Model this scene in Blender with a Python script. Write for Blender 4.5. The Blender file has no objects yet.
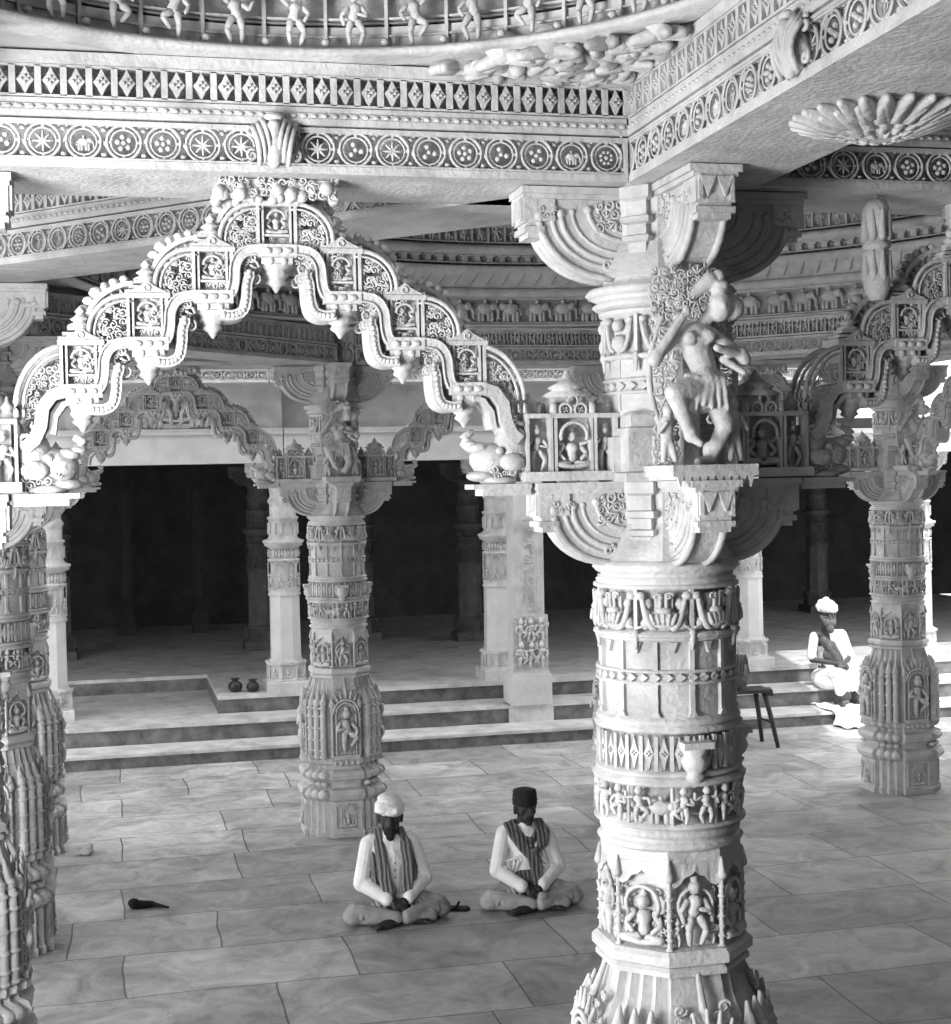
import bpy, math, random
import numpy as np
from mathutils import Vector, Matrix
PI = math.pi
S = bpy.context.scene
COL = S.collection
rng = random.Random(7)

# ------------------------------------------------------------------ materials
def mat(name, base, rough=0.6, var=0.0, scale=6.0, bump=0.0, bscale=30.0, stain=0.0, stain_scale=1.5):
    m = bpy.data.materials.new(name); m.use_nodes = True
    nt = m.node_tree; b = nt.nodes['Principled BSDF']
    b.inputs['Roughness'].default_value = rough
    b.inputs['Specular IOR Level'].default_value = 0.3
    b.inputs['Base Color'].default_value = (base, base, base, 1)
    tc = nt.nodes.new('ShaderNodeTexCoord')
    if var > 0 or stain > 0:
        n = nt.nodes.new('ShaderNodeTexNoise'); n.inputs['Scale'].default_value = scale
        n.inputs['Detail'].default_value = 8; n.inputs['Roughness'].default_value = 0.65
        nt.links.new(tc.outputs['Object'], n.inputs['Vector'])
        r = nt.nodes.new('ShaderNodeMapRange')
        r.inputs['From Min'].default_value = 0.3; r.inputs['From Max'].default_value = 0.7
        r.inputs['To Min'].default_value = base * (1 - var); r.inputs['To Max'].default_value = min(0.95, base * (1 + var))
        nt.links.new(n.outputs['Fac'], r.inputs['Value'])
        out = r.outputs['Result']
        if stain > 0:
            n2 = nt.nodes.new('ShaderNodeTexNoise'); n2.inputs['Scale'].default_value = stain_scale
            n2.inputs['Detail'].default_value = 6; n2.inputs['Distortion'].default_value = 1.2
            nt.links.new(tc.outputs['Object'], n2.inputs['Vector'])
            r2 = nt.nodes.new('ShaderNodeMapRange')
            r2.inputs['From Min'].default_value = 0.52; r2.inputs['From Max'].default_value = 0.72
            r2.inputs['To Min'].default_value = 1.0; r2.inputs['To Max'].default_value = 1 - stain
            nt.links.new(n2.outputs['Fac'], r2.inputs['Value'])
            mu = nt.nodes.new('ShaderNodeMath'); mu.operation = 'MULTIPLY'
            nt.links.new(out, mu.inputs[0]); nt.links.new(r2.outputs['Result'], mu.inputs[1])
            out = mu.outputs[0]
        nt.links.new(out, b.inputs['Base Color'])
    if bump > 0:
        n3 = nt.nodes.new('ShaderNodeTexNoise'); n3.inputs['Scale'].default_value = bscale
        n3.inputs['Detail'].default_value = 6
        nt.links.new(tc.outputs['Object'], n3.inputs['Vector'])
        bp = nt.nodes.new('ShaderNodeBump'); bp.inputs['Strength'].default_value = bump
        bp.inputs['Distance'].default_value = 0.01
        nt.links.new(n3.outputs['Fac'], bp.inputs['Height']); nt.links.new(bp.outputs['Normal'], b.inputs['Normal'])
    return m

MARBLE = mat('carved_marble', 0.50, 0.55, 0.20, 9, 0.55, 55, 0.30, 3.0)
SMOOTH = mat('dressed_marble', 0.52, 0.5, 0.14, 4, 0.2, 18, 0.3, 1.6)
STEPM = mat('step_marble', 0.50, 0.6, 0.25, 5, 0.4, 20, 0.35, 2.2)
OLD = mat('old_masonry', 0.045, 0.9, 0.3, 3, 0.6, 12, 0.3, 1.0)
CLOTH_W = mat('white_cotton', 0.74, 0.9, 0.06, 12, 1.0, 16)
CLOTH_D = mat('dhoti_cotton', 0.27, 0.9, 0.35, 9, 1.0, 16)
CLOTH_T = mat('tan_cotton', 0.32, 0.9, 0.35, 9, 1.0, 16)
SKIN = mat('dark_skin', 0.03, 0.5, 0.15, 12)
SKIN2 = mat('old_man_skin', 0.05, 0.5, 0.15, 12)  # slightly lighter skin tone, for the old man
HAIR = mat('grey_hair', 0.10, 0.9, 0.4, 60, 0.6, 80)
BLACK = mat('black_felt', 0.018, 0.9, 0.2, 30)
WOOD = mat('dark_wood', 0.035, 0.6, 0.4, 9, 0.4, 30)
STRAW = mat('brown_straw', 0.09, 0.9, 0.5, 30, 0.6, 60)
BRONZE = mat('blackened_metal', 0.03, 0.35, 0.3, 12)

def stripe_mat(name, c1, c2, sc, ax=0):
    m = bpy.data.materials.new(name); m.use_nodes = True
    nt = m.node_tree; b = nt.nodes['Principled BSDF']; b.inputs['Roughness'].default_value = 0.9
    tc = nt.nodes.new('ShaderNodeTexCoord'); w = nt.nodes.new('ShaderNodeTexWave')
    w.bands_direction = 'XYZ'[ax]; w.inputs['Scale'].default_value = sc; w.inputs['Distortion'].default_value = 2.5
    w.inputs['Detail'].default_value = 3; w.inputs['Detail Scale'].default_value = 2
    nt.links.new(tc.outputs['Object'], w.inputs['Vector'])
    mx = nt.nodes.new('ShaderNodeMapRange'); mx.inputs['To Min'].default_value = c1; mx.inputs['To Max'].default_value = c2
    nt.links.new(w.outputs['Fac'], mx.inputs['Value']); nt.links.new(mx.outputs['Result'], b.inputs['Base Color'])
    bp = nt.nodes.new('ShaderNodeBump'); bp.inputs['Strength'].default_value = 0.7; bp.inputs['Distance'].default_value = 0.01
    nt.links.new(w.outputs['Fac'], bp.inputs['Height']); nt.links.new(bp.outputs['Normal'], b.inputs['Normal'])
    return m
SHAWL = stripe_mat('striped_shawl', 0.12, 0.22, 9, 0)
SHAWL2 = stripe_mat('dark_striped_shawl', 0.08, 0.14, 9, 0)

def floor_mat():
    m = bpy.data.materials.new('paving_marble'); m.use_nodes = True
    nt = m.node_tree; b = nt.nodes['Principled BSDF']
    tc = nt.nodes.new('ShaderNodeTexCoord')
    n0 = nt.nodes.new('ShaderNodeTexNoise'); n0.inputs['Scale'].default_value = 0.9; n0.inputs['Detail'].default_value = 2
    nt.links.new(tc.outputs['Object'], n0.inputs['Vector'])
    mxv = nt.nodes.new('ShaderNodeMixRGB'); mxv.blend_type = 'LINEAR_LIGHT'; mxv.inputs['Fac'].default_value = 0.055
    nt.links.new(tc.outputs['Object'], mxv.inputs['Color1']); nt.links.new(n0.outputs['Color'], mxv.inputs['Color2'])
    br = nt.nodes.new('ShaderNodeTexBrick')
    br.inputs['Scale'].default_value = 1.0; br.inputs['Brick Width'].default_value = 1.25; br.inputs['Row Height'].default_value = 0.74
    br.inputs['Mortar Size'].default_value = 0.006; br.inputs['Mortar Smooth'].default_value = 0.2; br.inputs['Bias'].default_value = -0.1
    br.offset = 0.37; br.offset_frequency = 2; br.squash = 0.72; br.squash_frequency = 3
    br.inputs['Color1'].default_value = (0.42, 0.42, 0.42, 1); br.inputs['Color2'].default_value = (0.26, 0.26, 0.26, 1)
    br.inputs['Mortar'].default_value = (0.10, 0.10, 0.10, 1)
    nt.links.new(mxv.outputs['Color'], br.inputs['Vector'])
    n1 = nt.nodes.new('ShaderNodeTexNoise'); n1.inputs['Scale'].default_value = 3.2; n1.inputs['Detail'].default_value = 10
    n1.inputs['Roughness'].default_value = 0.72; n1.inputs['Distortion'].default_value = 1.0
    nt.links.new(tc.outputs['Object'], n1.inputs['Vector'])
    r1 = nt.nodes.new('ShaderNodeMapRange'); r1.inputs['From Min'].default_value = 0.32; r1.inputs['From Max'].default_value = 0.7
    r1.inputs['To Min'].default_value = 0.5; r1.inputs['To Max'].default_value = 1.3
    nt.links.new(n1.outputs['Fac'], r1.inputs['Value'])
    n2 = nt.nodes.new('ShaderNodeTexNoise'); n2.inputs['Scale'].default_value = 0.8; n2.inputs['Detail'].default_value = 5
    nt.links.new(tc.outputs['Object'], n2.inputs['Vector'])
    r2 = nt.nodes.new('ShaderNodeMapRange'); r2.inputs['From Min'].default_value = 0.35; r2.inputs['From Max'].default_value = 0.65
    r2.inputs['To Min'].default_value = 0.78; r2.inputs['To Max'].default_value = 1.12
    nt.links.new(n2.outputs['Fac'], r2.inputs['Value'])
    mu = nt.nodes.new('ShaderNodeMath'); mu.operation = 'MULTIPLY'
    nt.links.new(r1.outputs['Result'], mu.inputs[0]); nt.links.new(r2.outputs['Result'], mu.inputs[1])
    mm = nt.nodes.new('ShaderNodeMixRGB'); mm.blend_type = 'MULTIPLY'; mm.inputs['Fac'].default_value = 1
    nt.links.new(br.outputs['Color'], mm.inputs['Color1']); nt.links.new(mu.outputs[0], mm.inputs['Color2'])
    nt.links.new(mm.outputs['Color'], b.inputs['Base Color'])
    b.inputs['Roughness'].default_value = 0.5; b.inputs['Specular IOR Level'].default_value = 0.35
    bp = nt.nodes.new('ShaderNodeBump'); bp.inputs['Strength'].default_value = 0.4; bp.inputs['Distance'].default_value = 0.01
    nt.links.new(mu.outputs[0], bp.inputs['Height']); nt.links.new(bp.outputs['Normal'], b.inputs['Normal'])
    return m
FLOORM = floor_mat()
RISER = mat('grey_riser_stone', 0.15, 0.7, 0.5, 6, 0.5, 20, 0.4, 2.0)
SHADE_STONE = mat('shade_darkened_stone', 0.08, 0.7, 0.4, 6, 0.5, 20, 0.3, 2.0)  # interior shade put into the stone colour of the inner pillars

# ------------------------------------------------------------------ mesh builder
class MB:
    def __init__(s): s.V = []; s.n = 0; s.L = []; s.T = []; s.S = []; s.map = None
    def add(s, V, faces, smooth=False):
        V = np.asarray(V, float).reshape(-1, 3)
        if s.map is not None: V = s.map(V)
        for F in faces:
            F = np.asarray(F, np.int64)
            if F.ndim == 1: F = F[None]
            s.L.append((F + s.n).ravel()); s.T.append(np.full(len(F), F.shape[1])); s.S.append(np.full(len(F), smooth))
        s.V.append(V); s.n += len(V)
    def mesh(s, name, m):
        V = np.concatenate(s.V); L = np.concatenate(s.L).astype(np.int32); T = np.concatenate(s.T).astype(np.int32)
        SM = np.concatenate(s.S)
        me = bpy.data.meshes.new(name)
        me.vertices.add(len(V)); me.vertices.foreach_set('co', V.astype(np.float32).ravel())
        me.loops.add(len(L)); me.loops.foreach_set('vertex_index', L)
        me.polygons.add(len(T)); me.polygons.foreach_set('loop_start', np.concatenate([[0], np.cumsum(T)[:-1]]).astype(np.int32))
        me.polygons.foreach_set('use_smooth', SM)
        me.update(calc_edges=True); me.validate()
        me.materials.append(m)
        return me
    # primitives -----------------------------------------------------
    def box(s, a, b):
        x0, y0, z0 = a; x1, y1, z1 = b
        V = [(x0,y0,z0),(x1,y0,z0),(x1,y1,z0),(x0,y1,z0),(x0,y0,z1),(x1,y0,z1),(x1,y1,z1),(x0,y1,z1)]
        s.add(V, [[(0,3,2,1),(4,5,6,7),(0,1,5,4),(1,2,6,5),(2,3,7,6),(3,0,4,7)]])
    def cbox(s, c, d): s.box((c[0]-d[0]/2, c[1]-d[1]/2, c[2]-d[2]/2), (c[0]+d[0]/2, c[1]+d[1]/2, c[2]+d[2]/2))
    def prism(s, P, w0, w1):
        """polygon in (u,v) (ccw seen from +w) extruded w0..w1 ; local axes u,v,w"""
        n = len(P)
        V = [(p[0], p[1], w0) for p in P] + [(p[0], p[1], w1) for p in P]
        s.add(V, [[list(range(n))[::-1]], [[n + i for i in range(n)]], [(i, (i+1) % n, n + (i+1) % n, n + i) for i in range(n)]])
    def ell(s, c, r, seg=8, rings=5):
        V, F = _sph(seg, rings)
        s.add(V * np.array(r) + np.array(c), F, True)
    def spin(s, p, q, r1, r2, seg=6, rm=None):
        """capsule like spindle from p to q"""
        p = np.array(p, float); q = np.array(q, float); d = q - p; L = np.linalg.norm(d)
        if L < 1e-9: return
        d = d / L; a = np.cross(d, (0, 0, 1.0) if abs(d[2]) < 0.9 else (1.0, 0, 0)); a /= np.linalg.norm(a); b = np.cross(d, a)
        t = np.arange(seg) * 2 * PI / seg
        C = np.cos(t)[:, None] * a + np.sin(t)[:, None] * b
        rings = [(p - d * r1 * 0.35, r1 * 0.6), (p + d * r1 * 0.35, r1)]
        if rm: rings.append(((p + q) / 2, rm))
        rings += [(q - d * r2 * 0.35, r2), (q + d * r2 * 0.35, r2 * 0.6)]
        V = np.concatenate([o + C * r for o, r in rings]); k = len(rings)
        i = np.arange(seg); j = (i + 1) % seg
        F = np.concatenate([np.stack([i + m * seg, j + m * seg, j + (m+1) * seg, i + (m+1) * seg], 1) for m in range(k - 1)])
        s.add(V, [F, [i[::-1]], [i + (k-1) * seg]], True)
    def tube(s, P, r, seg=5, closed=False, up=(0, 0, 1)):
        P = np.array(P, float); n = len(P)
        if closed: d = np.roll(P, -1, 0) - np.roll(P, 1, 0)
        else: d = np.gradient(P, axis=0)
        d /= np.linalg.norm(d, axis=1)[:, None] + 1e-12
        up = np.array(up, float); a = np.cross(d, up); la = np.linalg.norm(a, axis=1)
        a[la < 1e-4] = np.cross(d[la < 1e-4], (0.3, 0.9, 0.1)); a /= np.linalg.norm(a, axis=1)[:, None] + 1e-12
        b = np.cross(d, a); R = np.broadcast_to(np.asarray(r, float).reshape(-1, 1) if np.ndim(r) else np.full((n, 1), r), (n, 1))
        t = np.arange(seg) * 2 * PI / seg + PI / seg
        V = (P[:, None, :] + R[:, :, None] * (np.cos(t)[None, :, None] * a[:, None, :] + np.sin(t)[None, :, None] * b[:, None, :])).reshape(-1, 3)
        i = np.arange(seg); j = (i + 1) % seg
        m = n if closed else n - 1
        F = np.concatenate([np.stack([i + k * seg, j + k * seg, j + ((k+1) % n) * seg, i + ((k+1) % n) * seg], 1) for k in range(m)])
        FF = [F]
        if not closed: FF += [[i[::-1]], [i + (n-1) * seg]]
        s.add(V, FF, True)
    def lathe(s, prof, n=32, ph=0, smooth=True, cap=True, c=(0, 0)):
        """prof: (r,z) bottom to top"""
        t = np.arange(n) * 2 * PI / n + ph
        V = np.concatenate([np.stack([c[0] + r * np.cos(t), c[1] + r * np.sin(t), np.full(n, z)], 1) for r, z in prof])
        i = np.arange(n); j = (i + 1) % n; k = len(prof)
        F = np.concatenate([np.stack([i + m * n, j + m * n, j + (m+1) * n, i + (m+1) * n], 1) for m in range(k - 1)])
        FF = [F]
        s.add(V, FF, smooth)
        if cap:
            s.add(V[:n], [[i[::-1]]]); s.add(V[-n:], [[i]])
    def plan(s, P, prof, cap=True):
        """stack of scaled copies of a plan polygon ; prof (scale,z)"""
        P = np.array(P, float); n = len(P)
        V = np.concatenate([np.concatenate([P * q, np.full((n, 1), z)], 1) for q, z in prof])
        i = np.arange(n); j = (i + 1) % n
        F = np.concatenate([np.stack([i + m * n, j + m * n, j + (m+1) * n, i + (m+1) * n], 1) for m in range(len(prof) - 1)])
        s.add(V, [F] + ([[i[::-1]], [i + (len(prof)-1) * n]] if cap else []))
_sc = {}
def _sph(seg, rings):
    if (seg, rings) in _sc: return _sc[(seg, rings)]
    V = [(0, 0, -1)]
    for k in range(1, rings):
        a = -PI / 2 + PI * k / rings
        for i in range(seg):
            t = 2 * PI * i / seg; V.append((math.cos(a) * math.cos(t), math.cos(a) * math.sin(t), math.sin(a)))
    V.append((0, 0, 1)); Q = []; T = []
    for i in range(seg):
        j = (i + 1) % seg; T.append((0, 1 + j, 1 + i)); e = 1 + (rings - 2) * seg
        T.append((len(V) - 1, e + i, e + j))
        for k in range(rings - 2):
            a = 1 + k * seg; Q.append((a + i, a + j, a + seg + j, a + seg + i))
    r = (np.array(V), [np.array(T)] + ([np.array(Q)] if Q else [])); _sc[(seg, rings)] = r
    return r

# maps: local (u along, v up, w outward) -> part space
def flat_map(O, U, W, V=(0, 0, 1)):
    O, U, V, W = [np.array(x, float) for x in (O, U, V, W)]
    return lambda p: O + p[:, 0:1] * U + p[:, 1:2] * V + p[:, 2:3] * W
def cyl_map(R, z0=0, inner=False, c=(0, 0), ph=0.0):
    """u = arc length at radius R, w outwards (towards the centre when inner)"""
    def f(p):
        a = p[:, 0] / R + ph
        if inner: a = -a; r = R - p[:, 2]
        else: r = R + p[:, 2]
        return np.stack([c[0] + r * np.cos(a), c[1] + r * np.sin(a), z0 + p[:, 1]], 1)
    return f

# ------------------------------------------------------------------ carved motifs in (u,v,w)
def circ(u, v, r, w, n=18, a0=0, a1=2*PI, closed=True):
    t = np.linspace(a0, a1, n, endpoint=not closed)
    return np.stack([u + r * np.cos(t), v + r * np.sin(t), np.full(n, w)], 1)
def ring(b, u, v, r, t, w=0.0, n=18, seg=4): b.tube(circ(u, v, r, w, n), t, seg, True)
def arcband(b, u, v, r, t, w, a0, a1, n=10, seg=4): b.tube(circ(u, v, r, w, n, a0, a1, False), t, seg)
def rosette(b, u, v, r, w, kind, lo=False):
    k = (6, 4, 8, 5, 3)[kind % 5]; sg = (5, 3) if lo else (6, 4)
    for i in range(k):
        a = 2 * PI * i / k + kind
        b.ell((u + 0.58 * r * math.cos(a), v + 0.58 * r * math.sin(a), w), (r * (0.30 if k < 6 else 0.2), r * (0.30 if k < 6 else 0.2), r * 0.3), *sg)
    b.ell((u, v, w), (r * 0.27, r * 0.27, r * 0.35), *sg)
def dancer(b, u, v, h, w=0.0, sd=0, lo=False, tk=1.0):
    R = random.Random(sd * 31 + 5); m = R.choice((-1, 1)); sw = 0.06 * h * m
    g = 4 if lo else 5; t = h * 0.07 * tk
    P = lambda x, y, z=0.0: (u + x * h * m, v + y * h, w + z * h)
    hip = P(0.04, 0.46); ch = P(-0.02, 0.70)
    b.spin(hip, ch, t * 1.2, t * 1.45, g + 1, t * 0.95)
    b.ell(P(0.01, 0.87, 0.03), (t * 1.15, t * 1.35, t * 1.15), 6, 4)
    b.ell(P(0.01, 0.97, 0.02), (t * 0.8, t * 0.9, t * 0.8), 5, 3)
    pose = R.randint(0, 3)
    if pose == 0: A = ((-0.14, 0.68), (-0.24, 0.55), (-0.16, 0.42)), ((0.12, 0.70), (0.25, 0.80), (0.18, 0.95))
    elif pose == 1: A = ((-0.13, 0.70), (-0.27, 0.82), (-0.14, 0.99)), ((0.12, 0.68), (0.24, 0.58), (0.32, 0.72))
    elif pose == 2: A = ((-0.13, 0.68), (-0.22, 0.52), (-0.05, 0.55)), ((0.12, 0.68), (0.24, 0.52), (0.20, 0.36))
    else: A = ((-0.13, 0.70), (-0.29, 0.66), (-0.30, 0.84)), ((0.12, 0.68), (0.26, 0.70), (0.30, 0.52))
    for a in A:
        b.spin(P(*a[0], 0.02), P(*a[1], 0.06), t * 0.55, t * 0.48, g); b.spin(P(*a[1], 0.06), P(*a[2], 0.08), t * 0.48, t * 0.38, g)
    if R.random() < 0.5: Lg = ((-0.05, 0.44), (-0.16, 0.24), (-0.08, 0.02)), ((0.08, 0.44), (0.12, 0.24), (0.10, 0.02))
    else: Lg = ((-0.03, 0.44), (-0.06, 0.22), (-0.04, 0.02)), ((0.08, 0.44), (0.24, 0.34), (0.10, 0.16))
    for a in Lg:
        b.spin(P(*a[0], 0.02), P(*a[1], 0.06), t * 0.85, t * 0.65, g); b.spin(P(*a[1], 0.06), P(*a[2], 0.03), t * 0.65, t * 0.42, g)
def seated(b, u, v, h, w=0.0, sd=0):
    P = lambda x, y, z=0.0: (u + x * h, v + y * h, w + z * h); t = h * 0.09
    b.spin(P(0, 0.22), P(0, 0.58), t * 1.5, t * 1.9, 6, t * 1.2)
    b.ell(P(0, 0.80, 0.03), (t * 1.3, t * 1.5, t * 1.3), 7, 5); b.spin(P(0, 0.92), P(0, 1.06), t * 0.9, t * 0.3, 5)
    for m in (-1, 1):
        b.spin(P(0.08 * m, 0.12, 0.05), P(0.42 * m, 0.12, 0.12), t * 1.1, t * 0.9, 6)
        b.spin(P(0.42 * m, 0.12, 0.12), P(-0.05 * m, 0.05, 0.16), t * 0.9, t * 0.6, 6)
        b.spin(P(0.2 * m, 0.58, 0), P(0.36 * m, 0.38, 0.05), t * 0.7, t * 0.6, 5); b.spin(P(0.36 * m, 0.38, 0.05), P(0.2 * m, 0.24, 0.12), t * 0.6, t * 0.5, 5)
        b.spin(P(0.2 * m, 0.6, 0), P(0.42 * m, 0.66, 0.03), t * 0.6, t * 0.5, 5); b.spin(P(0.42 * m, 0.66, 0.03), P(0.44 * m, 0.88, 0.05), t * 0.5, t * 0.4, 5)
def elephant(b, u, v, h, w=0.0, m=1):
    P = lambda x, y, z=0.0: (u + x * h * m, v + y * h, w + z * h)
    b.ell(P(0, 0.58, 0.05), (0.42 * h, 0.28 * h, 0.2 * h), 8, 5)
    b.ell(P(0.42, 0.68, 0.1), (0.19 * h, 0.2 * h, 0.18 * h), 7, 4); b.ell(P(0.32, 0.66, 0.22), (0.12 * h, 0.16 * h, 0.05 * h), 6, 4)
    b.tube([P(0.55, 0.62, 0.12), P(0.64, 0.42, 0.14), P(0.62, 0.2, 0.14), P(0.72, 0.1, 0.14)], [0.09 * h, 0.07 * h, 0.05 * h, 0.035 * h], 5)
    for x in (-0.3, -0.12, 0.16, 0.32): b.spin(P(x, 0.45, 0.06), P(x, 0.04, 0.08), 0.1 * h, 0.09 * h, 5)
    b.ell(P(0.0, 0.92, 0.1), (0.09 * h, 0.13 * h, 0.09 * h), 5, 4); b.spin(P(-0.42, 0.6, 0.1), P(-0.48, 0.3, 0.1), 0.04 * h, 0.03 * h, 4)
def diamonds(b, u0, u1, v0, v1, n, w, t=0.008):
    """row of pierced cells, each a rhombus with a flower on its middle"""
    d = (u1 - u0) / n; f = d * 0.13; h = v1 - v0
    for i in range(n + 1): b.cbox((u0 + i * d, (v0 + v1) / 2, w - t / 2), (f * 2, h, t))
    for v in (v0, v1): b.cbox(((u0 + u1) / 2, v, w - t / 2), (u1 - u0, h * 0.07, t))
    for i in range(n):
        c = u0 + (i + 0.5) * d; m = (v0 + v1) / 2; a = d * 0.36; q = h * 0.47
        P = [(c + a * 0.95, m), (c + a * 0.5, m + q * 0.35), (c, m + q), (c - a * 0.5, m + q * 0.35), (c - a * 0.95, m), (c - a * 0.5, m - q * 0.35), (c, m - q), (c + a * 0.5, m - q * 0.35)]
        b.prism(P, w - t, w - t * 0.2)
        for k in range(4):
            b.ell((c + a * 0.35 * math.cos(k * PI / 2), m + a * 0.35 * math.sin(k * PI / 2), w), (a * 0.2, a * 0.2, t * 0.5), 5, 3)
def circle_row(b, u0, u1, v, r, n, w, sd=0, lo=False):
    d = (u1 - u0) / n; R = random.Random(sd)
    for i in range(n):
        c = u0 + (i + 0.5) * d; k = R.randint(0, 7)
        ring(b, c, v, r, r * 0.10, w, 20, 4); ring(b, c, v, r * 0.76, r * 0.075, w - 0.004, 16, 4)
        if k < 5: rosette(b, c, v, r * 0.62, w - 0.006, k, lo)
        elif k == 5: elephant(b, c, v - r * 0.5, r * 0.9, w - 0.012)
        elif k == 6: dancer(b, c, v - r * 0.55, r * 1.1, w - 0.01, i + sd, True)
        else:
            for q in range(8): b.spin((c, v, w - 0.006), (c + 0.6 * r * math.cos(q * PI / 4), v + 0.6 * r * math.sin(q * PI / 4), w - 0.006), r * 0.12, r * 0.05, 4)
        for q in range(4):
            a = q * PI / 2; b.cbox((c + r * 0.88 * math.cos(a), v + r * 0.88 * math.sin(a), w - 0.004), (r * 0.16, r * 0.16, 0.008))
    for i in range(n + 1):
        c = u0 + i * d; e = d / 2 - r
        s = 1 if i % 2 else -1
        t = np.linspace(-1, 1, 9)
        b.tube(np.stack([c + t * d * 0.42, v + s * r * np.sin(t * PI / 2) * 0.98, np.full(9, w - 0.004)], 1), r * 0.10, 4)
        for q in (-1, 1):
            b.ell((c, v + q * r * 0.72, w - 0.008), (r * 0.22, r * 0.16, 0.006), 5, 3)
            b.ell((c + r * 0.22, v + q * r * 0.93, w - 0.008), (r * 0.13, r * 0.08, 0.006), 5, 3); b.ell((c - r * 0.22, v + q * r * 0.93, w - 0.008), (r * 0.13, r * 0.08, 0.006), 5, 3)
def teeth(b, u0, u1, v, h, n, w0, w1, up=False):
    d = (u1 - u0) / n
    for i in range(n):
        c = u0 + (i + 0.5) * d; s = 1 if up else -1
        P = [(c - d * 0.42, v), (c, v + s * h), (c + d * 0.42, v)]
        if up: P = P[::-1]
        b.prism(P, w0, w1)
def leaves(b, u0, u1, v0, v1, n, w):
    d = (u1 - u0) / n; h = v1 - v0
    for i in range(n): b.ell((u0 + (i + 0.5) * d, (v0 + v1) / 2, w), (d * 0.42, h * 0.5, d * 0.3), 6, 4)
def scroll(b, u, v, r, w, m=1, a=0, t=None, turns=1.3):
    n = 14; th = np.linspace(0, turns * 2 * PI, n); rr = r * (1 - 0.85 * th / th[-1]); th = th * m + a
    b.tube(np.stack([u + rr * np.cos(th), v + rr * np.sin(th), np.full(n, w)], 1), t or r * 0.16, 4)
def foliage(b, u0, u1, v0, v1, w, n, sd=0, inside=None, r=0.018):
    R = random.Random(sd); k = 0; tries = 0; pts = []
    while k < n and tries < n * 30:
        tries += 1
        u = R.uniform(u0, u1); v = R.uniform(v0, v1)
        if inside and not inside(u, v): continue
        if any((u - a) ** 2 + (v - c) ** 2 < (r * 0.95) ** 2 for a, c in pts): continue
        pts.append((u, v)); k += 1; q = R.random(); rr = r * R.uniform(0.55, 0.95)
        if q < 0.45: scroll(b, u, v, rr, w, R.choice((-1, 1)), R.uniform(0, 6), rr * 0.24)
        elif q < 0.7:
            a = R.uniform(0, 6); ring(b, u, v, rr * 0.7, rr * 0.22, w, 8, 4); b.spin((u, v, w), (u + rr * 1.3 * math.cos(a), v + rr * 1.3 * math.sin(a), w), rr * 0.3, rr * 0.15, 4)
        else:
            a = R.uniform(0, 6)
            for j in (-0.8, 0, 0.8): b.spin((u, v, w), (u + rr * 1.3 * math.cos(a + j), v + rr * 1.3 * math.sin(a + j), w + 0.003), rr * 0.28, rr * 0.2, 4)
def beaded(b, u, v0, v1, r, w, n=5):
    """turned colonnette"""
    h = v1 - v0
    b.spin((u, v0, w), (u, v1, w), r * 0.62, r * 0.62, 6)
    for i in range(n + 1): b.ell((u, v0 + h * i / n, w), (r * 1.1, h / n * (0.22 if i % 2 else 0.12), r * 1.1), 6, 3)
def niche(b, u, v0, v1, wd, w0, w1, sd, kind='stand', fig=True):
    h = v1 - v0
    for m in (-1, 1): beaded(b, u + m * wd / 2, v0, v1 - wd * 0.15, wd * 0.055, w1 - wd * 0.05, 6)
    r = wd * 0.40; vc = v1 - r * 0.9
    arcband(b, u, vc, r, wd * 0.035, w1 - 0.004, 0.0, PI, 9)
    arcband(b, u, vc, r * 1.2, wd * 0.03, w1 - 0.004, 0.15, PI - 0.15, 9)
    b.spin((u, vc + r * 1.15, w1 - 0.004), (u, vc + r * 1.55, w1 - 0.004), wd * 0.05, wd * 0.02, 4)
    b.cbox((u, v0, (w0 + w1) / 2), (wd * 1.12, h * 0.05, (w1 - w0)))
    if fig:
        if kind == 'seat': seated(b, u, v0 + h * 0.05, min(h * 0.72, wd * 0.95), w0 + 0.012, sd)
        else: dancer(b, u, v0 + h * 0.03, min(h * 0.84, wd * 1.7), w0 + 0.014, sd)

# ------------------------------------------------------------------ object helpers
def link(o, parent=None):
    COL.objects.link(o)
    if parent is not None: o.parent = parent
    return o
def part(name, b, m, parent, loc=(0, 0, 0), rz=0, label=None):
    me = b if isinstance(b, bpy.types.Mesh) else b.mesh(name, m)
    o = bpy.data.objects.new(name, me); link(o, parent); o.location = loc; o.rotation_euler = (0, 0, rz)
    if label: o['label'] = label
    return o
def thing(name, label, cat, loc=(0, 0, 0), rz=0, group=None):
    o = bpy.data.objects.new(name, None); link(o); o.location = loc; o.rotation_euler = (0, 0, rz)
    o.empty_display_size = 0.1
    o['label'] = label; o['category'] = cat; o['kind'] = 'thing'
    if group: o['group'] = group
    return o
def tag(o, label, cat, group=None, kind=None):
    o['label'] = label; o['category'] = cat
    if group: o['group'] = group
    o['kind'] = kind or 'thing'
    return o
def solo(name, b, m, label, cat, loc=(0, 0, 0), rz=0, group=None):
    return tag(part(name, b, m, None, loc, rz), label, cat, group)
def struct(name, b, m, loc=(0, 0, 0)):
    o = part(name, b, m, None, loc); o['kind'] = 'structure'; return o
def kids(o): return [c for c in COL.objects if c.parent == o]
def dup(root, loc, rz, label, group=None, skip=(), name=None):
    r = root.copy(); COL.objects.link(r); r.location = loc; r.rotation_euler = (0, 0, rz)
    r['label'] = label
    if group: r['group'] = group
    def rec(src, dst):
        for c in KIDS.get(src.name, []):
            if c.name.split('.')[0] in skip: continue
            d = c.copy(); COL.objects.link(d); d.parent = dst; rec(c, d)
    rec(root, r)
    return r
KIDS = {}
def index_kids():
    KIDS.clear()
    for o in COL.objects:
        if o.parent is not None: KIDS.setdefault(o.parent.name, []).append(o)

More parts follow.
